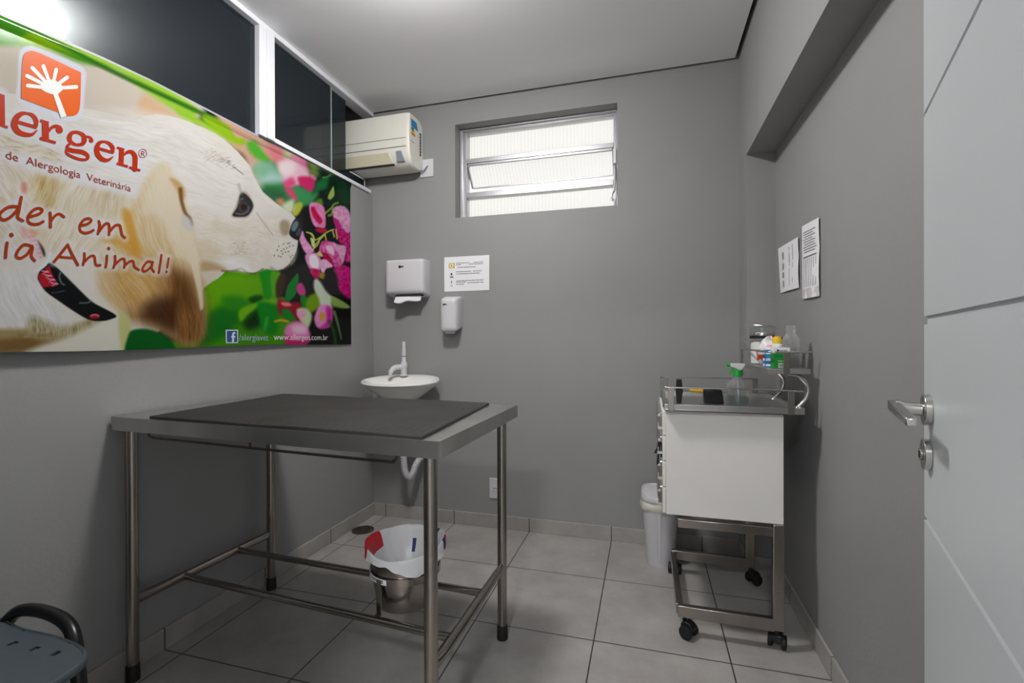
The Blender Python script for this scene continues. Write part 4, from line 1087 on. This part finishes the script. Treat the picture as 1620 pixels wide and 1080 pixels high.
# ------------------------------------------------------------------ wash basin corner
SX, SY = .296, -.19
sk = thing('wash_basin', (SX,SY,.74), 'small white ceramic wash basin mounted in the back left corner', 'basin')
n = 64
def lp(rx, ryf, ryb, z, cy=SY, tilt=0):
    out = []
    for k in range(n):
        a = 2*PI*k/n; s = math.sin(a); x = SX+rx*math.cos(a); y = cy+(ryb if s > 0 else ryf)*s
        y = min(y, -.004); out.append((x, y, z+tilt*(y-SY)))
    return out
b = MB()
b.loft([lp(.04,.04,.10,.748),lp(.060,.05,.14,.752),lp(.095,.080,.184,.772),lp(.145,.118,.186,.805),lp(.190,.150,.186,.835),lp(.220,.172,.186,.857),lp(.232,.181,.186,.867,tilt=.03),lp(.236,.184,.186,.872,tilt=.05),lp(.238,.185,.186,.880,tilt=.08),
        lp(.234,.182,.184,.888,tilt=.10),lp(.225,.174,.180,.889,tilt=.10),lp(.214,.164,.08,.882,tilt=.06),lp(.185,.140,.06,.855),lp(.12,.095,.045,.815),lp(.03,.03,.02,.800)])
b.build('bowl', M['ceramic'], sk, smooth=True, angle=60)
MB().lathe([(.017,0),(.017,.003),(.006,.003)], (SX,SY,.801), 20).build('drain_ring', M['chrome'], sk, smooth=True)
FX, FY, FZ = .262, -.082, .9005
fc = thing('faucet', (FX,FY,FZ), 'white plastic faucet with tall handle on the basin', 'faucet')
MB().lathe([(.025,0),(.025,.006),(.0185,.010),(.0185,.050),(.021,.055),(.0215,.070),(.018,.082),(.0135,.092),(.0125,.118)], (FX,FY,FZ), 24).build('faucet_body', M['plastic_w'], fc, smooth=True)
MB().lathe([(.0125,.117),(.0125,.122)], (FX,FY,FZ), 24).build('blue_collar', M['navy'], fc)
MB().lathe([(.0132,.122),(.0138,.130),(.0122,.160),(.0105,.170),(.0105,.204),(.007,.210),(0,.211)], (FX,FY,FZ), 24).build('faucet_handle', M['plastic_w'], fc, smooth=True)
MB().tube(crom([(FX-.008,FY-.006,FZ+.052),(FX-.028,FY-.025,FZ+.056),(FX-.046,FY-.05,FZ+.046),(FX-.054,FY-.066,FZ+.022),(FX-.055,FY-.07,FZ+.010)], 6), [.0165]*13+[.015]*6+[.011]*6, 14).build('spout', M['plastic_w'], fc, smooth=True)
# corrugated trap and supply hose
tr = thing('drain_hose', (.27,-.12,.29), 'white corrugated drain hose looping under the basin into the wall', 'hose')
pth = crom([(.282,-.16,.742),(.282,-.14,.60),(.282,-.13,.48),(.283,-.125,.39),(.288,-.12,.330),(.302,-.115,.300),(.318,-.11,.296),(.330,-.10,.320),(.342,-.085,.365),(.356,-.06,.395),(.372,-.03,.402),(.378,-.002,.402)], 16)
rad = [.0185+.0022*math.sin(i*2.1) for i in range(len(pth))]
MB().tube(pth, rad, 16).build('corrugated_hose', M['plastic_w'], tr, smooth=True, angle=80)
MB().tube([(.378,-.012,.402),(.378,-.001,.402)], .027, 20).build('wall_flange', M['plastic_w'], tr, smooth=True)
su = MB().tube(crom([(FX-.035,-.09,.70),(FX-.036,-.085,.66),(FX-.035,-.06,.60),(FX-.034,-.02,.47),(FX-.034,-.002,.44)], 8), .0075, 10).build('supply_hose', M['plastic_w'], smooth=True)
tag(su, 'thin white supply hose rising behind the corrugated drain hose', 'hose')

# ------------------------------------------------------------------ dispensers and notices on the back wall
pd = thing('paper_towel_dispenser', (.27,-.05,1.40), 'large white paper towel dispenser on the back wall', 'dispenser')
x0, x1 = .145, .402
def fr(y, i, z0=1.402, z1=1.612): return [(p[0], y, p[1]) for p in rrect((x0+x1)/2, (z0+z1)/2, x1-x0-2*i, z1-z0-2*i, .014)]
b = MB(); b.loft([fr(-.002,.0,1.385),fr(-.05,.0,1.392),fr(-.088,.001),fr(-.098,.006),fr(-.102,.02)])
b.build('cover', M['plastic_w'], pd, smooth=True, angle=50)
b = MB(); b.lathe([(.009,0),(.009,-.001)], (.247,-.1015,1.566), 16, axis='y').box((.254,-.1035,1.5625),(.272,-.1015,1.5705))
b.build('maker_mark', M['print_k'], pd)
MB().box((.205,-.085,1.388),(.385,-.06,1.3935)).build('slot', M['print_k'], pd)
tw = MB(); q = []
for i in range(15):
    t = i/14; x = .205+.172*t; dz = -.012*math.sin(min(1,t*2.4)*PI)-.004*math.sin(t*9); 
    q.append([(x,-.078,1.392),(x,-.088-.006*math.sin(t*5),1.37),(x,-.094-.008*math.sin(t*4+1),1.352+dz*.6+.010*t),(x,-.088,1.349+dz*.6+.010*t),(x,-.076,1.372)])
tw.loft(q); two = tw.build('paper_towel', M['paper'], smooth=True, angle=70)
tag(two, 'white paper towel sheet hanging out of the dispenser slot', 'paper towel')
sd_ = thing('soap_dispenser', (.56,-.05,1.165), 'narrow white soap dispenser under the pinned notice', 'dispenser')
x0, x1 = .508, .616
def fs(y, i, zt=1.372, zb=1.166): return [(p[0], y, p[1]) for p in rrect((x0+x1)/2, (zt+zb)/2, x1-x0-2*i, zt-zb-2*i, .018)]
b = MB(); b.loft([fs(-.002,0,1.385,1.19),fs(-.05,0,1.380,1.178),fs(-.085,.002),fs(-.097,.010),fs(-.102,.028)])
b.build('cover', M['plastic_w'], sd_, smooth=True, angle=60)
MB().lathe([(.006,0),(.006,-.001)], (.536,-.1015,1.330), 14, axis='y').box((.541,-.1035,1.327),(.555,-.1015,1.333)).build('maker_mark', M['print_k'], sd_)
MB().box((.535,-.08,1.158),(.585,-.04,1.170)).build('push_valve', M['plastic_w'], sd_, bevel=.003)

def sheet(name, loc, pts, normal, label, cat):
    """paper on a wall: pts = grid of points, solidified"""
    t = thing(name, loc, label, cat); b = MB(); n0, n1 = len(pts), len(pts[0])
    b.add([p for r in pts for p in r], [(i*n1+j,i*n1+j+1,(i+1)*n1+j+1,(i+1)*n1+j) for i in range(n0-1) for j in range(n1-1)])
    o = b.build('paper', M['paper'], t, smooth=True, angle=80)
    return t
# back wall notice (landscape)
nx0, nx1, nz0, nz1 = .497, .789, 1.416, 1.627
def npnt(u, v, off=0): return (nx0+(nx1-nx0)*u, -.002-.002*math.sin(v*PI)-off-.003*(u**6)*(1-v), nz0+(nz1-nz0)*v-.004*(1-u)*0)
nt1 = sheet('pinned_notice', (.64,-.003,1.416), [[npnt(u/16,v/12) for u in range(17)] for v in range(13)], 'y', 'landscape notice with a yellow symbol above the soap dispenser', 'notice')
def nbox(b, u0, v0, u1, v1, mi=0): b.add([npnt(u0,v0,.0008),npnt(u1,v0,.0008),npnt(u1,v1,.0008),npnt(u0,v1,.0008)], [(0,1,2,3)], mi)
b = MB(); nbox(b,.105,.67,.235,.82); b.build('yellow_symbol', M['yellow'], nt1)
b = MB(); cs = [(.17+.040*math.cos(a), .745+.055*math.sin(a)) for a in np.linspace(0,2*PI,14,endpoint=False)]
b.add([npnt(u,v,.0012) for u,v in cs], [tuple(range(14))]); b.build('symbol_disc', M['paper'], nt1)
b = MB(); nbox(b,.160,.72,.18,.77); b.v = [(x,y-.0008,z) for x,y,z in b.v]; b.build('symbol_mark', M['print_k'], nt1)
b = MB(); cs = [(.165+.020*math.cos(a), .50+.034*math.sin(a)) for a in np.linspace(0,2*PI,12,endpoint=False)]
b.add([npnt(u,v,.0008) for u,v in cs], [tuple(range(12))]); nbox(b,.13,.42,.205,.437); nbox(b,.13,.395,.205,.412); b.build('hand_symbol', M['print_k'], nt1)
b = MB(); nbox(b,.155,.24,.172,.31); nbox(b,.159,.205,.168,.225); nbox(b,.14,.155,.19,.170); b.build('warning_symbol', M['print_k'], nt1)
r4 = random.Random(3)
for blk in ([(.80,.27,.58),(.80,.66,.86),(.755,.27,.38),(.755,.55,.86)],[(.675,.30,.70)],[(.55,.27,.60),(.55,.64,.84),(.49,.27,.80)],[(.29,.27,.88),(.245,.27,.50),(.225,.52,.88),(.19,.27,.44)]):
    b = MB()
    for v, u0, u1 in blk:
        u = u0
        while u < u1-.01:
            w = .018+.05*r4.random(); nbox(b,u,v,min(u+w,u1),v+.020); u += w+.008
    b.build('text_lines', M['print'], nt1)
# two notices on the right recessed wall
def rp(A, u, v, off):                        # A: corners TL TR BR BL as (y, z)
    t = np.array(A[0])*(1-u)+np.array(A[1])*u; q = np.array(A[3])*(1-u)+np.array(A[2])*u; p = q*(1-v)+t*v
    return (XW-.003-off-.006*math.sin(u*PI*.9)*(1-v)-.003*abs(math.sin(v*5))*u, p[0], p[1])
A1 = [(-.244,1.536),(-.557,1.526),(-.566,1.322),(-.286,1.326)]
A2 = [(-.597,1.558),(-.795,1.545),(-.800,1.268),(-.603,1.272)]
s1 = sheet('landscape_notice', (XW-.004,-.41,1.32), [[rp(A1,u/16,v/12,0) for u in range(17)] for v in range(13)], 'x', 'tilted landscape notice nearest the corner on the right wall', 'notice')
s2 = sheet('portrait_notice', (XW-.004,-.70,1.27), [[rp(A2,u/10,v/16,0) for u in range(11)] for v in range(17)], 'x', 'tall portrait notice with a ruled table on the right wall', 'notice')
def rbox(b, A, u0, v0, u1, v1, n=4):
    vs = [rp(A,u0+(u1-u0)*k/n,v,.0008) for v in (v0,v1) for k in range(n+1)]
    b.add(vs, [(k,k+1,n+2+k,n+1+k) for k in range(n)])
for u0, blocks in ((.22,[(.86,.70),(.62,.48),(.42,.30),(.24,.10)]),(.58,[(.90,.82),(.78,.50),(.46,.10)]),(.74,[(.92,.60),(.56,.14)])):
    b = MB()
    for v1, v0 in blocks:
        for k in range(3 if u0 < .4 else 1): rbox(b, A1, u0+.035*k, v0, u0+.035*k+.016, v1)
    b.build('text_lines', M['print'], s1)
b = MB()
for k in range(9):
    v = .90-.034*k; u0 = .10+.02*(k%3); rbox(b, A2, u0, v-.012, u0+.55+.2*r4.random(), v, 6)
b.build('text_lines', M['print'], s2)
b = MB(); rbox(b,A2,.08,.545,.88,.565,6)
for k in range(7): rbox(b, A2, .12+.12*k, .15, .145+.12*k, .53, 2)
b.build('ruled_table', M['print'], s2)
tag(MB().add([rp(A2,u,v,.0008) for v in (.0,.13) for u in (0,.5,1)], [(0,1,4,3),(1,2,5,4)]).build('tape_strip', mat('clear_tape', (226,216,222), .25), s2), None)

# outlet low on the back wall
ou = thing('wall_outlet', (.822,-.006,.174), 'white outlet plate low on the back wall behind the table leg', 'outlet')
MB().box((.785,-.008,.174),(.860,0,.296)).build('cover_plate', M['plastic_w'], ou, bevel=.003)
b = MB(); b.box((.806,-.0105,.218),(.839,-.007,.250)); sk_ = b.build('socket', M['plastic_w'], ou, bevel=.002)
b = MB(); 
for k in range(3): b.lathe([(.0026,0),(.0026,-.0012)], (.8145+.008*k,-.0102,.234+(.003 if k == 1 else 0)), 10, axis='y')
b.build('pin_holes', M['print_k'], sk_)

# floor drain
fd = thing('floor_drain', (.048,-.215,0), 'round dark floor drain in the back left corner', 'drain')
MB().lathe([(.064,0),(.064,.0025),(.056,.004),(.054,.0025),(0,.0025)], (.078,-.245,.0003), 40).build('drain_rim', M['drain'], fd, smooth=True)
b = MB()
for k in range(6): b.box((.040+.014*k,-.285+.006*abs(k-2.5),.0025),(.046+.014*k,-.205-.006*abs(k-2.5),.0038))
b.build('grate_slots', M['print_k'], fd)

# ------------------------------------------------------------------ instrument trolley
ty = thing('instrument_trolley', (1.98,-.56,0), 'steel trolley with a white drawer cabinet near the right wall', 'trolley')
T0, T1 = -.80, -.31
b = MB()
for y in (T0, T1):
    b.bar((2.144,y,.072),(2.144,y,.452),.036,.030,up=(0,1,0)) if False else b.box((2.126,y-.012,.074),(2.162,y+.012,.452))
    b.box((1.803,y-.012,.411),(2.126,y+.012,.443)); b.box((1.803,y-.012,.074),(2.126,y+.012,.116))
b.box((1.798,T0+.012,.074),(1.822,T1-.012,.112))
b.build('base_frame', M['steel'], ty, bevel=.002)
for (x, y, an) in ((1.828,-.795,-35),(2.140,-.795,70),(2.146,-.315,30),(1.816,-.318,80)):
    a = math.radians(an); c, s = math.cos(a), math.sin(a)
    cb = MB(); cb.tube([(x,y,.076),(x,y,.05)], .008, 10)
    hx, hy = x+c*.016, y+s*.016
    P_ = [(-.026,.030),(-.022,.052),(-.006,.062),(.014,.058),(.024,.044),(.024,.032)]
    cb.loft([[(hx+c*u-s*w, hy+s*u+c*w, z) for u,z in P_] for w in (-.017,.017)])
    co = cb.build('caster', M['plastic_k'], ty, bevel=.003)
    for w in (-.022,.022):
        wb = MB(); L0 = []
        for ww, r in ((w-.0075,.021),(w-.0055,.0245),(w+.0055,.0245),(w+.0075,.021)):
            L0.append([(hx+c*r*math.cos(t)-s*ww, hy+s*r*math.cos(t)+c*ww, .0248+r*math.sin(t)) for t in np.linspace(0,2*PI,24,endpoint=False)])
        wb.loft(L0); wb.build('wheel', M['rubber'], co, smooth=True, angle=35)
# cabinet body and drawers opening to the left
MB().box((1.7615,T0+.003,.452),(2.163,T1+.0,.846)).build('cabinet_body', M['laminate'], ty, bevel=.0015)
dz_ = [(.752,.842),(.655,.748),(.556,.651),(.455,.552)]
for i, (z0, z1) in enumerate(dz_):
    do = MB().box((1.7495,T0+.006,z0),(1.7610,T1,z1)).build('drawer', M['laminate'], ty, bevel=.0015)
    hb = MB(); zc = (z0+z1)/2+.004
    for y in (-.70,-.42): hb.tube([(1.7495,y,zc+.02),(1.738,y,zc+.02)], .004, 8)
    hb.box((1.733,-.775,zc-.030),(1.7495,-.345,zc-.020)).box((1.733,-.775,zc-.020),(1.7355,-.345,zc-.004)).tube([(1.738,-.76,zc+.022),(1.738,-.36,zc+.022)], .0055, 10)
    hb.build('drawer_handle', M['chrome'], do, smooth=True, angle=35)
# tray, posts and rails
G0, G1, GX0, GX1 = -.828, -.325, 1.757, 2.222
b = MB(); b.box((GX0,G0,.853),(GX1,G1,.857))
for q in (((GX0,G0,.853),(GX1,G0+.012,.8755)),((GX0,G1-.012,.853),(GX1,G1,.8755)),((GX0,G0+.012,.853),(GX0+.012,G1-.012,.8755)),((GX1-.012,G0+.012,.853),(GX1,G1-.012,.8755))): b.box(*q)
tray = b.build('tray', M['steel_top'], ty, bevel=.0015)
RZ = .938
posts = [(1.779,G0-.003),(2.179,G0-.003),(1.779,G1+.003),(2.165,G1+.003)]
for x, y in posts: MB().box((x-.0105,y-.002,.851),(x+.0105,y+.002,RZ)).build('rail_post', M['steel'], ty, bevel=.001)
for y in (-.74,-.42): MB().box((GX0-.005,y-.0105,.851),(GX0-.001,y+.0105,RZ)).build('rail_post', M['steel'], ty, bevel=.001)
b = MB(); pts = [(2.216,G0-.003,RZ-.004),(2.1,G0-.003,RZ),(GX0+.02,G0-.003,RZ)]+crom([(GX0+.008,G0-.003,RZ),(GX0-.002,G0+.002,RZ),(GX0-.004,G0+.02,RZ)],4)+[(GX0-.004,G1-.02,RZ)]+crom([(GX0-.004,G1-.012,RZ),(GX0-.001,G1,RZ),(GX0+.015,G1+.003,RZ)],4)+[(2.16,G1+.003,RZ)]
b.tube(pts, .0033, 10); b.build('guard_rail', M['chrome'], ty, smooth=True)
# upper shelf on two curved tubes
UX0, UX1, UY0, UY1, UZ = 2.112, 2.250, -.795, -.36, .992
b = MB(); b.box((UX0+.002,UY0+.002,UZ+.014),(UX1-.002,UY1-.002,UZ+.018))
for q in (((UX0,UY0,UZ),(UX1,UY0+.01,UZ+.019)),((UX0,UY1-.01,UZ),(UX1,UY1,UZ+.019)),((UX0,UY0+.01,UZ),(UX0+.01,UY1-.01,UZ+.019)),((UX1-.01,UY0+.01,UZ),(UX1,UY1-.01,UZ+.019))): b.box(*q)
b.build('upper_shelf', M['steel_top'], ty, bevel=.0015)
for x, y, dx, dy in ((2.173,UY0-.003,.0105,.002),(UX0-.003,UY1+.03,.002,.016),(2.173,UY1+.003,.0105,.002)):
    MB().box((x-dx,y-dy,UZ-(.04 if dx < .005 else .002)),(x+dx,y+dy,1.071)).build('rail_post', M['steel'], ty, bevel=.001)
b = MB(); RZ2 = 1.071
b.tube([(UX1,UY0-.003,RZ2),(UX0+.03,UY0-.003,RZ2-.001)]+crom([(UX0+.018,UY0-.002,RZ2),(UX0+.004,UY0+.006,RZ2),(UX0-.003,UY0+.03,RZ2)],4)+[(UX0-.003,UY1+.01,RZ2+.004)], .0036, 10)
b.build('guard_rail', M['chrome'], ty, smooth=True)
for y in (-.775,-.46):
    MB().tube(crom([(2.175,y,.990),(2.215,y,.984),(2.240,y,.960),(2.247,y,.935),(2.240,y,.905),(2.222,y,.880),(2.205,y,.860)], 7), .0072, 12).build('curved_support', M['chrome'], ty, smooth=True)

# things on the trolley --------------------------------------------------
QZ = .8575
px, py = 2.030, -.690
sp = thing('spray_bottle', (px,py,QZ), 'clear round spray bottle with green and white trigger on the trolley tray', 'spray bottle')
MB().lathe([(0,0),(.036,0),(.041,.004),(.041,.030),(.036,.042),(.0385,.050),(.041,.066),(.037,.085),(.025,.100),(.0145,.110),(.0125,.122),(0,.122)], (px,py,QZ), 36).build('bottle', M['clear'], sp, smooth=True, angle=60)
MB().lathe([(0,.004),(.034,.004),(.038,.007),(.038,.030),(.034,.042),(0,.043)], (px,py,QZ), 30).build('water', glass_mat('water_fill', (.62,.68,.70)), sp, smooth=True)
MB().lathe([(.0155,.116),(.0155,.140),(.012,.142)], (px,py,QZ), 24).build('collar', M['green'], sp, smooth=True)
b = MB(); P_ = [(-.026,.166),(.024,.166),(.027,.161),(.016,.142),(.004,.140),(-.006,.147),(-.026,.155)]
b.loft([[(px+u,py+w,QZ+z) for u,z in P_] for w in (-.010,.010)]); b.build('sprayer_head', M['plastic_w'], sp, bevel=.002)
MB().tube([(px-.025,py,QZ+.161),(px-.039,py,QZ+.161)], .0075, 14).build('nozzle', M['green'], sp, smooth=True)
b = MB(); b.loft([[(px-.012+u*.004,py+w,QZ+.150),(px-.020+u*.004,py+w,QZ+.150),(px-.032+u*.002,py+w,QZ+.124),(px-.026+u*.002,py+w,QZ+.124)] for w,u in ((-.006,0),(.006,0))]); b.build('trigger', M['green'], sp, bevel=.0015)
MB().tube([(px,py,QZ+.115),(px+.006,py,QZ+.008)], .002, 8).build('dip_tube', M['plastic_w'], sp, smooth=True)
# grooming brush with yellow handle, black comb block
gb = thing('grooming_brush', (1.93,-.60,QZ), 'black block brush with a mustard yellow handle lying on the trolley tray', 'brush')
MB().hexa([(1.917,-.625,QZ),(1.992,-.625,QZ),(1.992,-.585,QZ),(1.917,-.585,QZ)], [(1.913,-.628,QZ+.055),(1.984,-.628,QZ+.055),(1.984,-.582,QZ+.055),(1.913,-.582,QZ+.055)]).build('brush_block', M['plastic_k'], gb, bevel=.004)
b = MB()
for i in range(5):
    for j in range(3): b.box((1.917+.013*i,-.622+.014*j,QZ+.055),(1.926+.013*i,-.612+.014*j,QZ+.060))
b.build('bristle_pads', M['rubber'], gb)
b = MB(); b.tube([(1.914,-.605,QZ+.048),(1.890,-.605,QZ+.050),(1.868,-.605,QZ+.052),(1.861,-.605,QZ+.052)], [.009,.010,.010,.006], 14); b.build('brush_handle', M['ymust'], gb, smooth=True)
bs_ = MB(); bs_.loft([[(1.815+d_,-.640+w,QZ+z) for d_,z in ((-.006,0),(.013,0),(.019,.05),(.014,.098),(-.006,.098),(-.009,.05))] for w in (-.005,.005)])
bso = bs_.build('spatula', M['rubber'], bevel=.003)
tag(bso, 'flat black rubber spatula standing upright at the left end of the tray', 'spatula')

UQ = UZ+.0184
# jar
jx, jy = 2.170, -.435
jr = thing('clamp_jar', (jx,jy,UQ), 'glass clamp jar with wire clasp at the back of the upper shelf', 'jar')
MB().lathe([(0,0),(.044,0),(.047,.004),(.047,.108),(.043,.116)], (jx,jy,UQ), 36).build('jar_body', M['liquid'], jr, smooth=True)
MB().lathe([(.0,.004),(.044,.004),(.044,.088),(.03,.098),(0,.101)], (jx,jy,UQ), 30).build('cotton_filling', M['cotton'], jr, smooth=True)
MB().lathe([(.0475,.110),(.0485,.112),(.0485,.119),(.0475,.122),(.044,.122)], (jx,jy,UQ), 36).build('rubber_ring', M['rubber'], jr, smooth=True)
MB().lathe([(.0495,.122),(.050,.130),(.048,.136),(.044,.136)], (jx,jy,UQ), 36).build('steel_band', M['chrome'], jr, smooth=True)
MB().lathe([(.046,.130),(.047,.144),(.044,.156),(.02,.162),(0,.163)], (jx,jy,UQ), 36).build('lid', M['liquid'], jr, smooth=True)
b = MB(); b.tube(crom([(jx-.062,jy,UQ+.172),(jx-.03,jy-.03,UQ+.167),(jx+.01,jy-.045,UQ+.164),(jx+.045,jy-.02,UQ+.156),(jx+.048,jy-.01,UQ+.13)], 6), .0017, 8)
b.tube(crom([(jx-.05,jy,UQ+.125),(jx-.072,jy,UQ+.132),(jx-.078,jy,UQ+.115),(jx-.066,jy,UQ+.108),(jx-.07,jy,UQ+.09),(jx-.062,jy,UQ+.08)], 6), .0015, 8)
b.build('wire_clasp', M['chrome'], jr, smooth=True)
# bag of cotton
rr = np.random.RandomState(21)
def blob(c, r, seed, amp, nu=26, nv=18):
    q = np.random.RandomState(seed).rand(6)*6.28; b = MB(); L_ = []
    for j in range(nv+1):
        th = PI*j/nv; l = []
        for k in range(nu):
            a = 2*PI*k/nu
            f = 1+amp*(math.sin(3*a+q[0])*math.sin(2*th+q[1])+.7*math.sin(5*a+q[2]+3*th)+.5*math.sin(9*a+q[3])*math.sin(6*th+q[4]))
            l.append((c[0]+r[0]*f*math.sin(th)*math.cos(a), c[1]+r[1]*f*math.sin(th)*math.sin(a), max(UQ+.0005, c[2]+r[2]*f*math.cos(th))))
        L_.append(l)
    return b.loft(L_[:], cap=False)
cbx, cby = 2.168, -.585
cb_ = blob((cbx,cby,UQ+.055), (.046,.056,.060), 4, .09)
mi = []
for f in cb_.f:
    c = np.mean([cb_.v[i] for i in f], 0); t = math.sin((c[0]+c[1])*170)+math.sin(c[2]*210+c[0]*90)
    z = c[2]-UQ; m_ = 0
    if z < .042 and c[0] < cbx+.02 and t > -.5: m_ = 1
    elif z > .085 and c[0] > cbx+.004: m_ = 1
    elif t > 1.35: m_ = 2
    mi.append(m_)
cb_.mi = mi
pk = mat('pink_print_film', (226,150,140), .4); rp_ = mat('orange_red_print_film', (226,70,40), .4)
co_ = cb_.build('cotton_bag', [M['bag'], rp_, pk], smooth=True, angle=80); tag(co_, 'puffy white and red printed cotton bag between the jar and the green box', 'bag')
# blue box, green box, clear bottle, red box
bb = thing('blue_box', (2.142,-.665,UQ), 'small blue and white carton left of the green box', 'box')
MB().box((2.127,-.688,UQ),(2.166,-.648,UQ+.066)).build('carton', M['blue'], bb, bevel=.001)
b = MB()
for z0, z1 in ((.004,.012),(.024,.034),(.05,.060)): b.box((2.130,-.6886,UQ+z0),(2.158,-.6879,UQ+z1)).box((2.1264,-.684,UQ+z0),(2.1271,-.655,UQ+z1))
b.build('white_print', M['paper'], bb)
gx_, gy_ = 2.166, -.744
gbx = thing('green_box', (gx_,gy_,UQ), 'green and white carton with a barcode at the front of the upper shelf', 'box')
MB().box((gx_-.028,gy_-.022,UQ),(gx_+.026,gy_+.022,UQ+.055)).build('carton', M['greenbox'], gbx, bevel=.0008)
MB().box((gx_-.0283,gy_-.0223,UQ+.055),(gx_+.0263,gy_+.0223,UQ+.075)).build('white_band', M['paper'], gbx, bevel=.0008)
b = MB(); 
for k, (w, h) in enumerate(((.006,.007),(.004,.005),(.004,.005),(.003,.006),(.004,.005),(.003,.005))): b.box((gx_-.017+.0062*k,gy_-.0229,UQ+.062),(gx_-.017+.0062*k+w*.85,gy_-.0222,UQ+.062+h))
b.build('black_print', M['print_k'], gbx)
b = MB(); b.box((gx_-.012,gy_-.0226,UQ+.003),(gx_+.012,gy_-.0219,UQ+.019)); lab_ = b.build('barcode_panel', M['paper'], gbx)
b = MB()
for k in range(9): b.box((gx_-.010+.0023*k,gy_-.0230,UQ+.006),(gx_-.010+.0023*k+(.0014 if k%3 else .0008),gy_-.0225,UQ+.017))
b.build('barcode_bars', M['print_k'], lab_)
MB().box((gx_-.014,gy_-.0226,UQ+.026),(gx_+.010,gy_-.0219,UQ+.0275)).build('white_line', M['paper'], gbx)
yb = thing('yellow_capped_vial', (2.162,-.700,UQ), 'white vial with a rounded yellow cap behind the green box', 'vial')
MB().lathe([(0,0),(.017,0),(.018,.002),(.018,.076),(.0195,.080),(.0195,.090)], (2.166,-.700,UQ), 24).build('vial_body', M['paper'], yb, smooth=True)
MB().lathe([(.0165,.0905),(.0165,.103),(.0115,.116),(.0,.119)], (2.166,-.700,UQ), 24).build('cap', M['yellow'], yb, smooth=True)
bx_, by_ = 2.207, -.765
pb = thing('plastic_bottle', (bx_,by_,UQ), 'translucent plastic bottle without cap at the right end of the upper shelf', 'bottle')
by_ = -.752
MB().lathe([(0,0),(.026,0),(.028,.003),(.028,.098),(.027,.110),(.018,.123),(.0145,.129),(.0145,.136),(.017,.138),(.017,.143),(.0145,.145),(.0145,.157),(.0125,.157),(.0125,.129),(.0255,.106),(.0265,.09),(.0265,.005),(0,.003)], (2.207,by_+.034,UQ), 36).build('bottle_body', M['milky'], pb, smooth=True, angle=60)
rb_ = MB().box((2.190,-.655,UQ),(2.222,-.625,UQ+.115)).build('red_carton', M['redbox'], bevel=.001)
tag(rb_, 'dark red carton behind the clear plastic bottle', 'box')
# black strap hanging from a drawer handle
b = MB()
for a in ([(1.738,-.728,.712),(1.733,-.735,.690),(1.722,-.735,.668)],[(1.738,-.728,.712),(1.738,-.736,.68),(1.731,-.738,.625)],[(1.744,-.734,.712),(1.748,-.738,.69),(1.747,-.738,.655)]):
    q = crom(a, 6); b.tube([(x,y,z) for x,y,z in q], .0036, 8)
stp = b.build('strap', M['rubber'], smooth=True)
tag(stp, 'black strap dangling from a trolley drawer handle', 'strap')

# ------------------------------------------------------------------ waste bin in the right corner
bn = thing('waste_bin', (1.755,-.20,0), 'white plastic waste bin with lid between back wall and trolley', 'bin')
def bl(w, d, z, r=.03, cx=1.755, cy=-.172):
    pts = rrect(cx, cy, w, d, r*1.9 if r > .025 else r, 6); out = []
    for x, y in pts: out.append((x, y, z))
    return out
def groove(l, amt, cx=1.752):
    return l
b = MB(); b.loft([bl(.130,.19,0),bl(.134,.194,.006),bl(.170,.235,.300),bl(.172,.237,.305),bl(.166,.23,.305),bl(.128,.186,.01)])
b.build('bin_body', M['plastic_w'], bn, smooth=True, angle=50)
b = MB(); b.hexa([(1.748,-.271,.02),(1.756,-.271,.02),(1.756,-.266,.02),(1.748,-.266,.02)], [(1.747,-.2915,.27),(1.757,-.2915,.27),(1.757,-.286,.27),(1.747,-.286,.27)]); b.build('moulded_rib', M['plastic_w'], bn, bevel=.001)
b = MB(); b.loft([bl(.176,.242,.318,.035),bl(.187,.254,.324,.04),bl(.187,.254,.338,.04),bl(.176,.242,.352,.035),bl(.165,.230,.352,.033),bl(.160,.224,.346,.032),bl(.11,.16,.352,.03),bl(.02,.03,.356,.009)])
b.build('lid', M['plastic_w'], bn, smooth=True, angle=40)
rq = random.Random(9); Ls = []
for w, d, z, am in ((.168,.232,.322,.002),(.182,.248,.312,.005),(.184,.250,.296,.006),(.178,.244,.282,.006)):
    l = bl(w,d,z,.035); Ls.append([(x+rq.uniform(-am,am), y+rq.uniform(-am,am), zz+rq.uniform(-am,am)) for x,y,zz in l])
b = MB(); b.loft(Ls, cap=False); lo2 = b.build('bin_bag', mat('cream_bag_film', (214,208,196), .4, bump=.3, bscale=60), smooth=True, angle=80)
tag(lo2, 'cream bag edge folded over the rim of the white waste bin', 'bag')
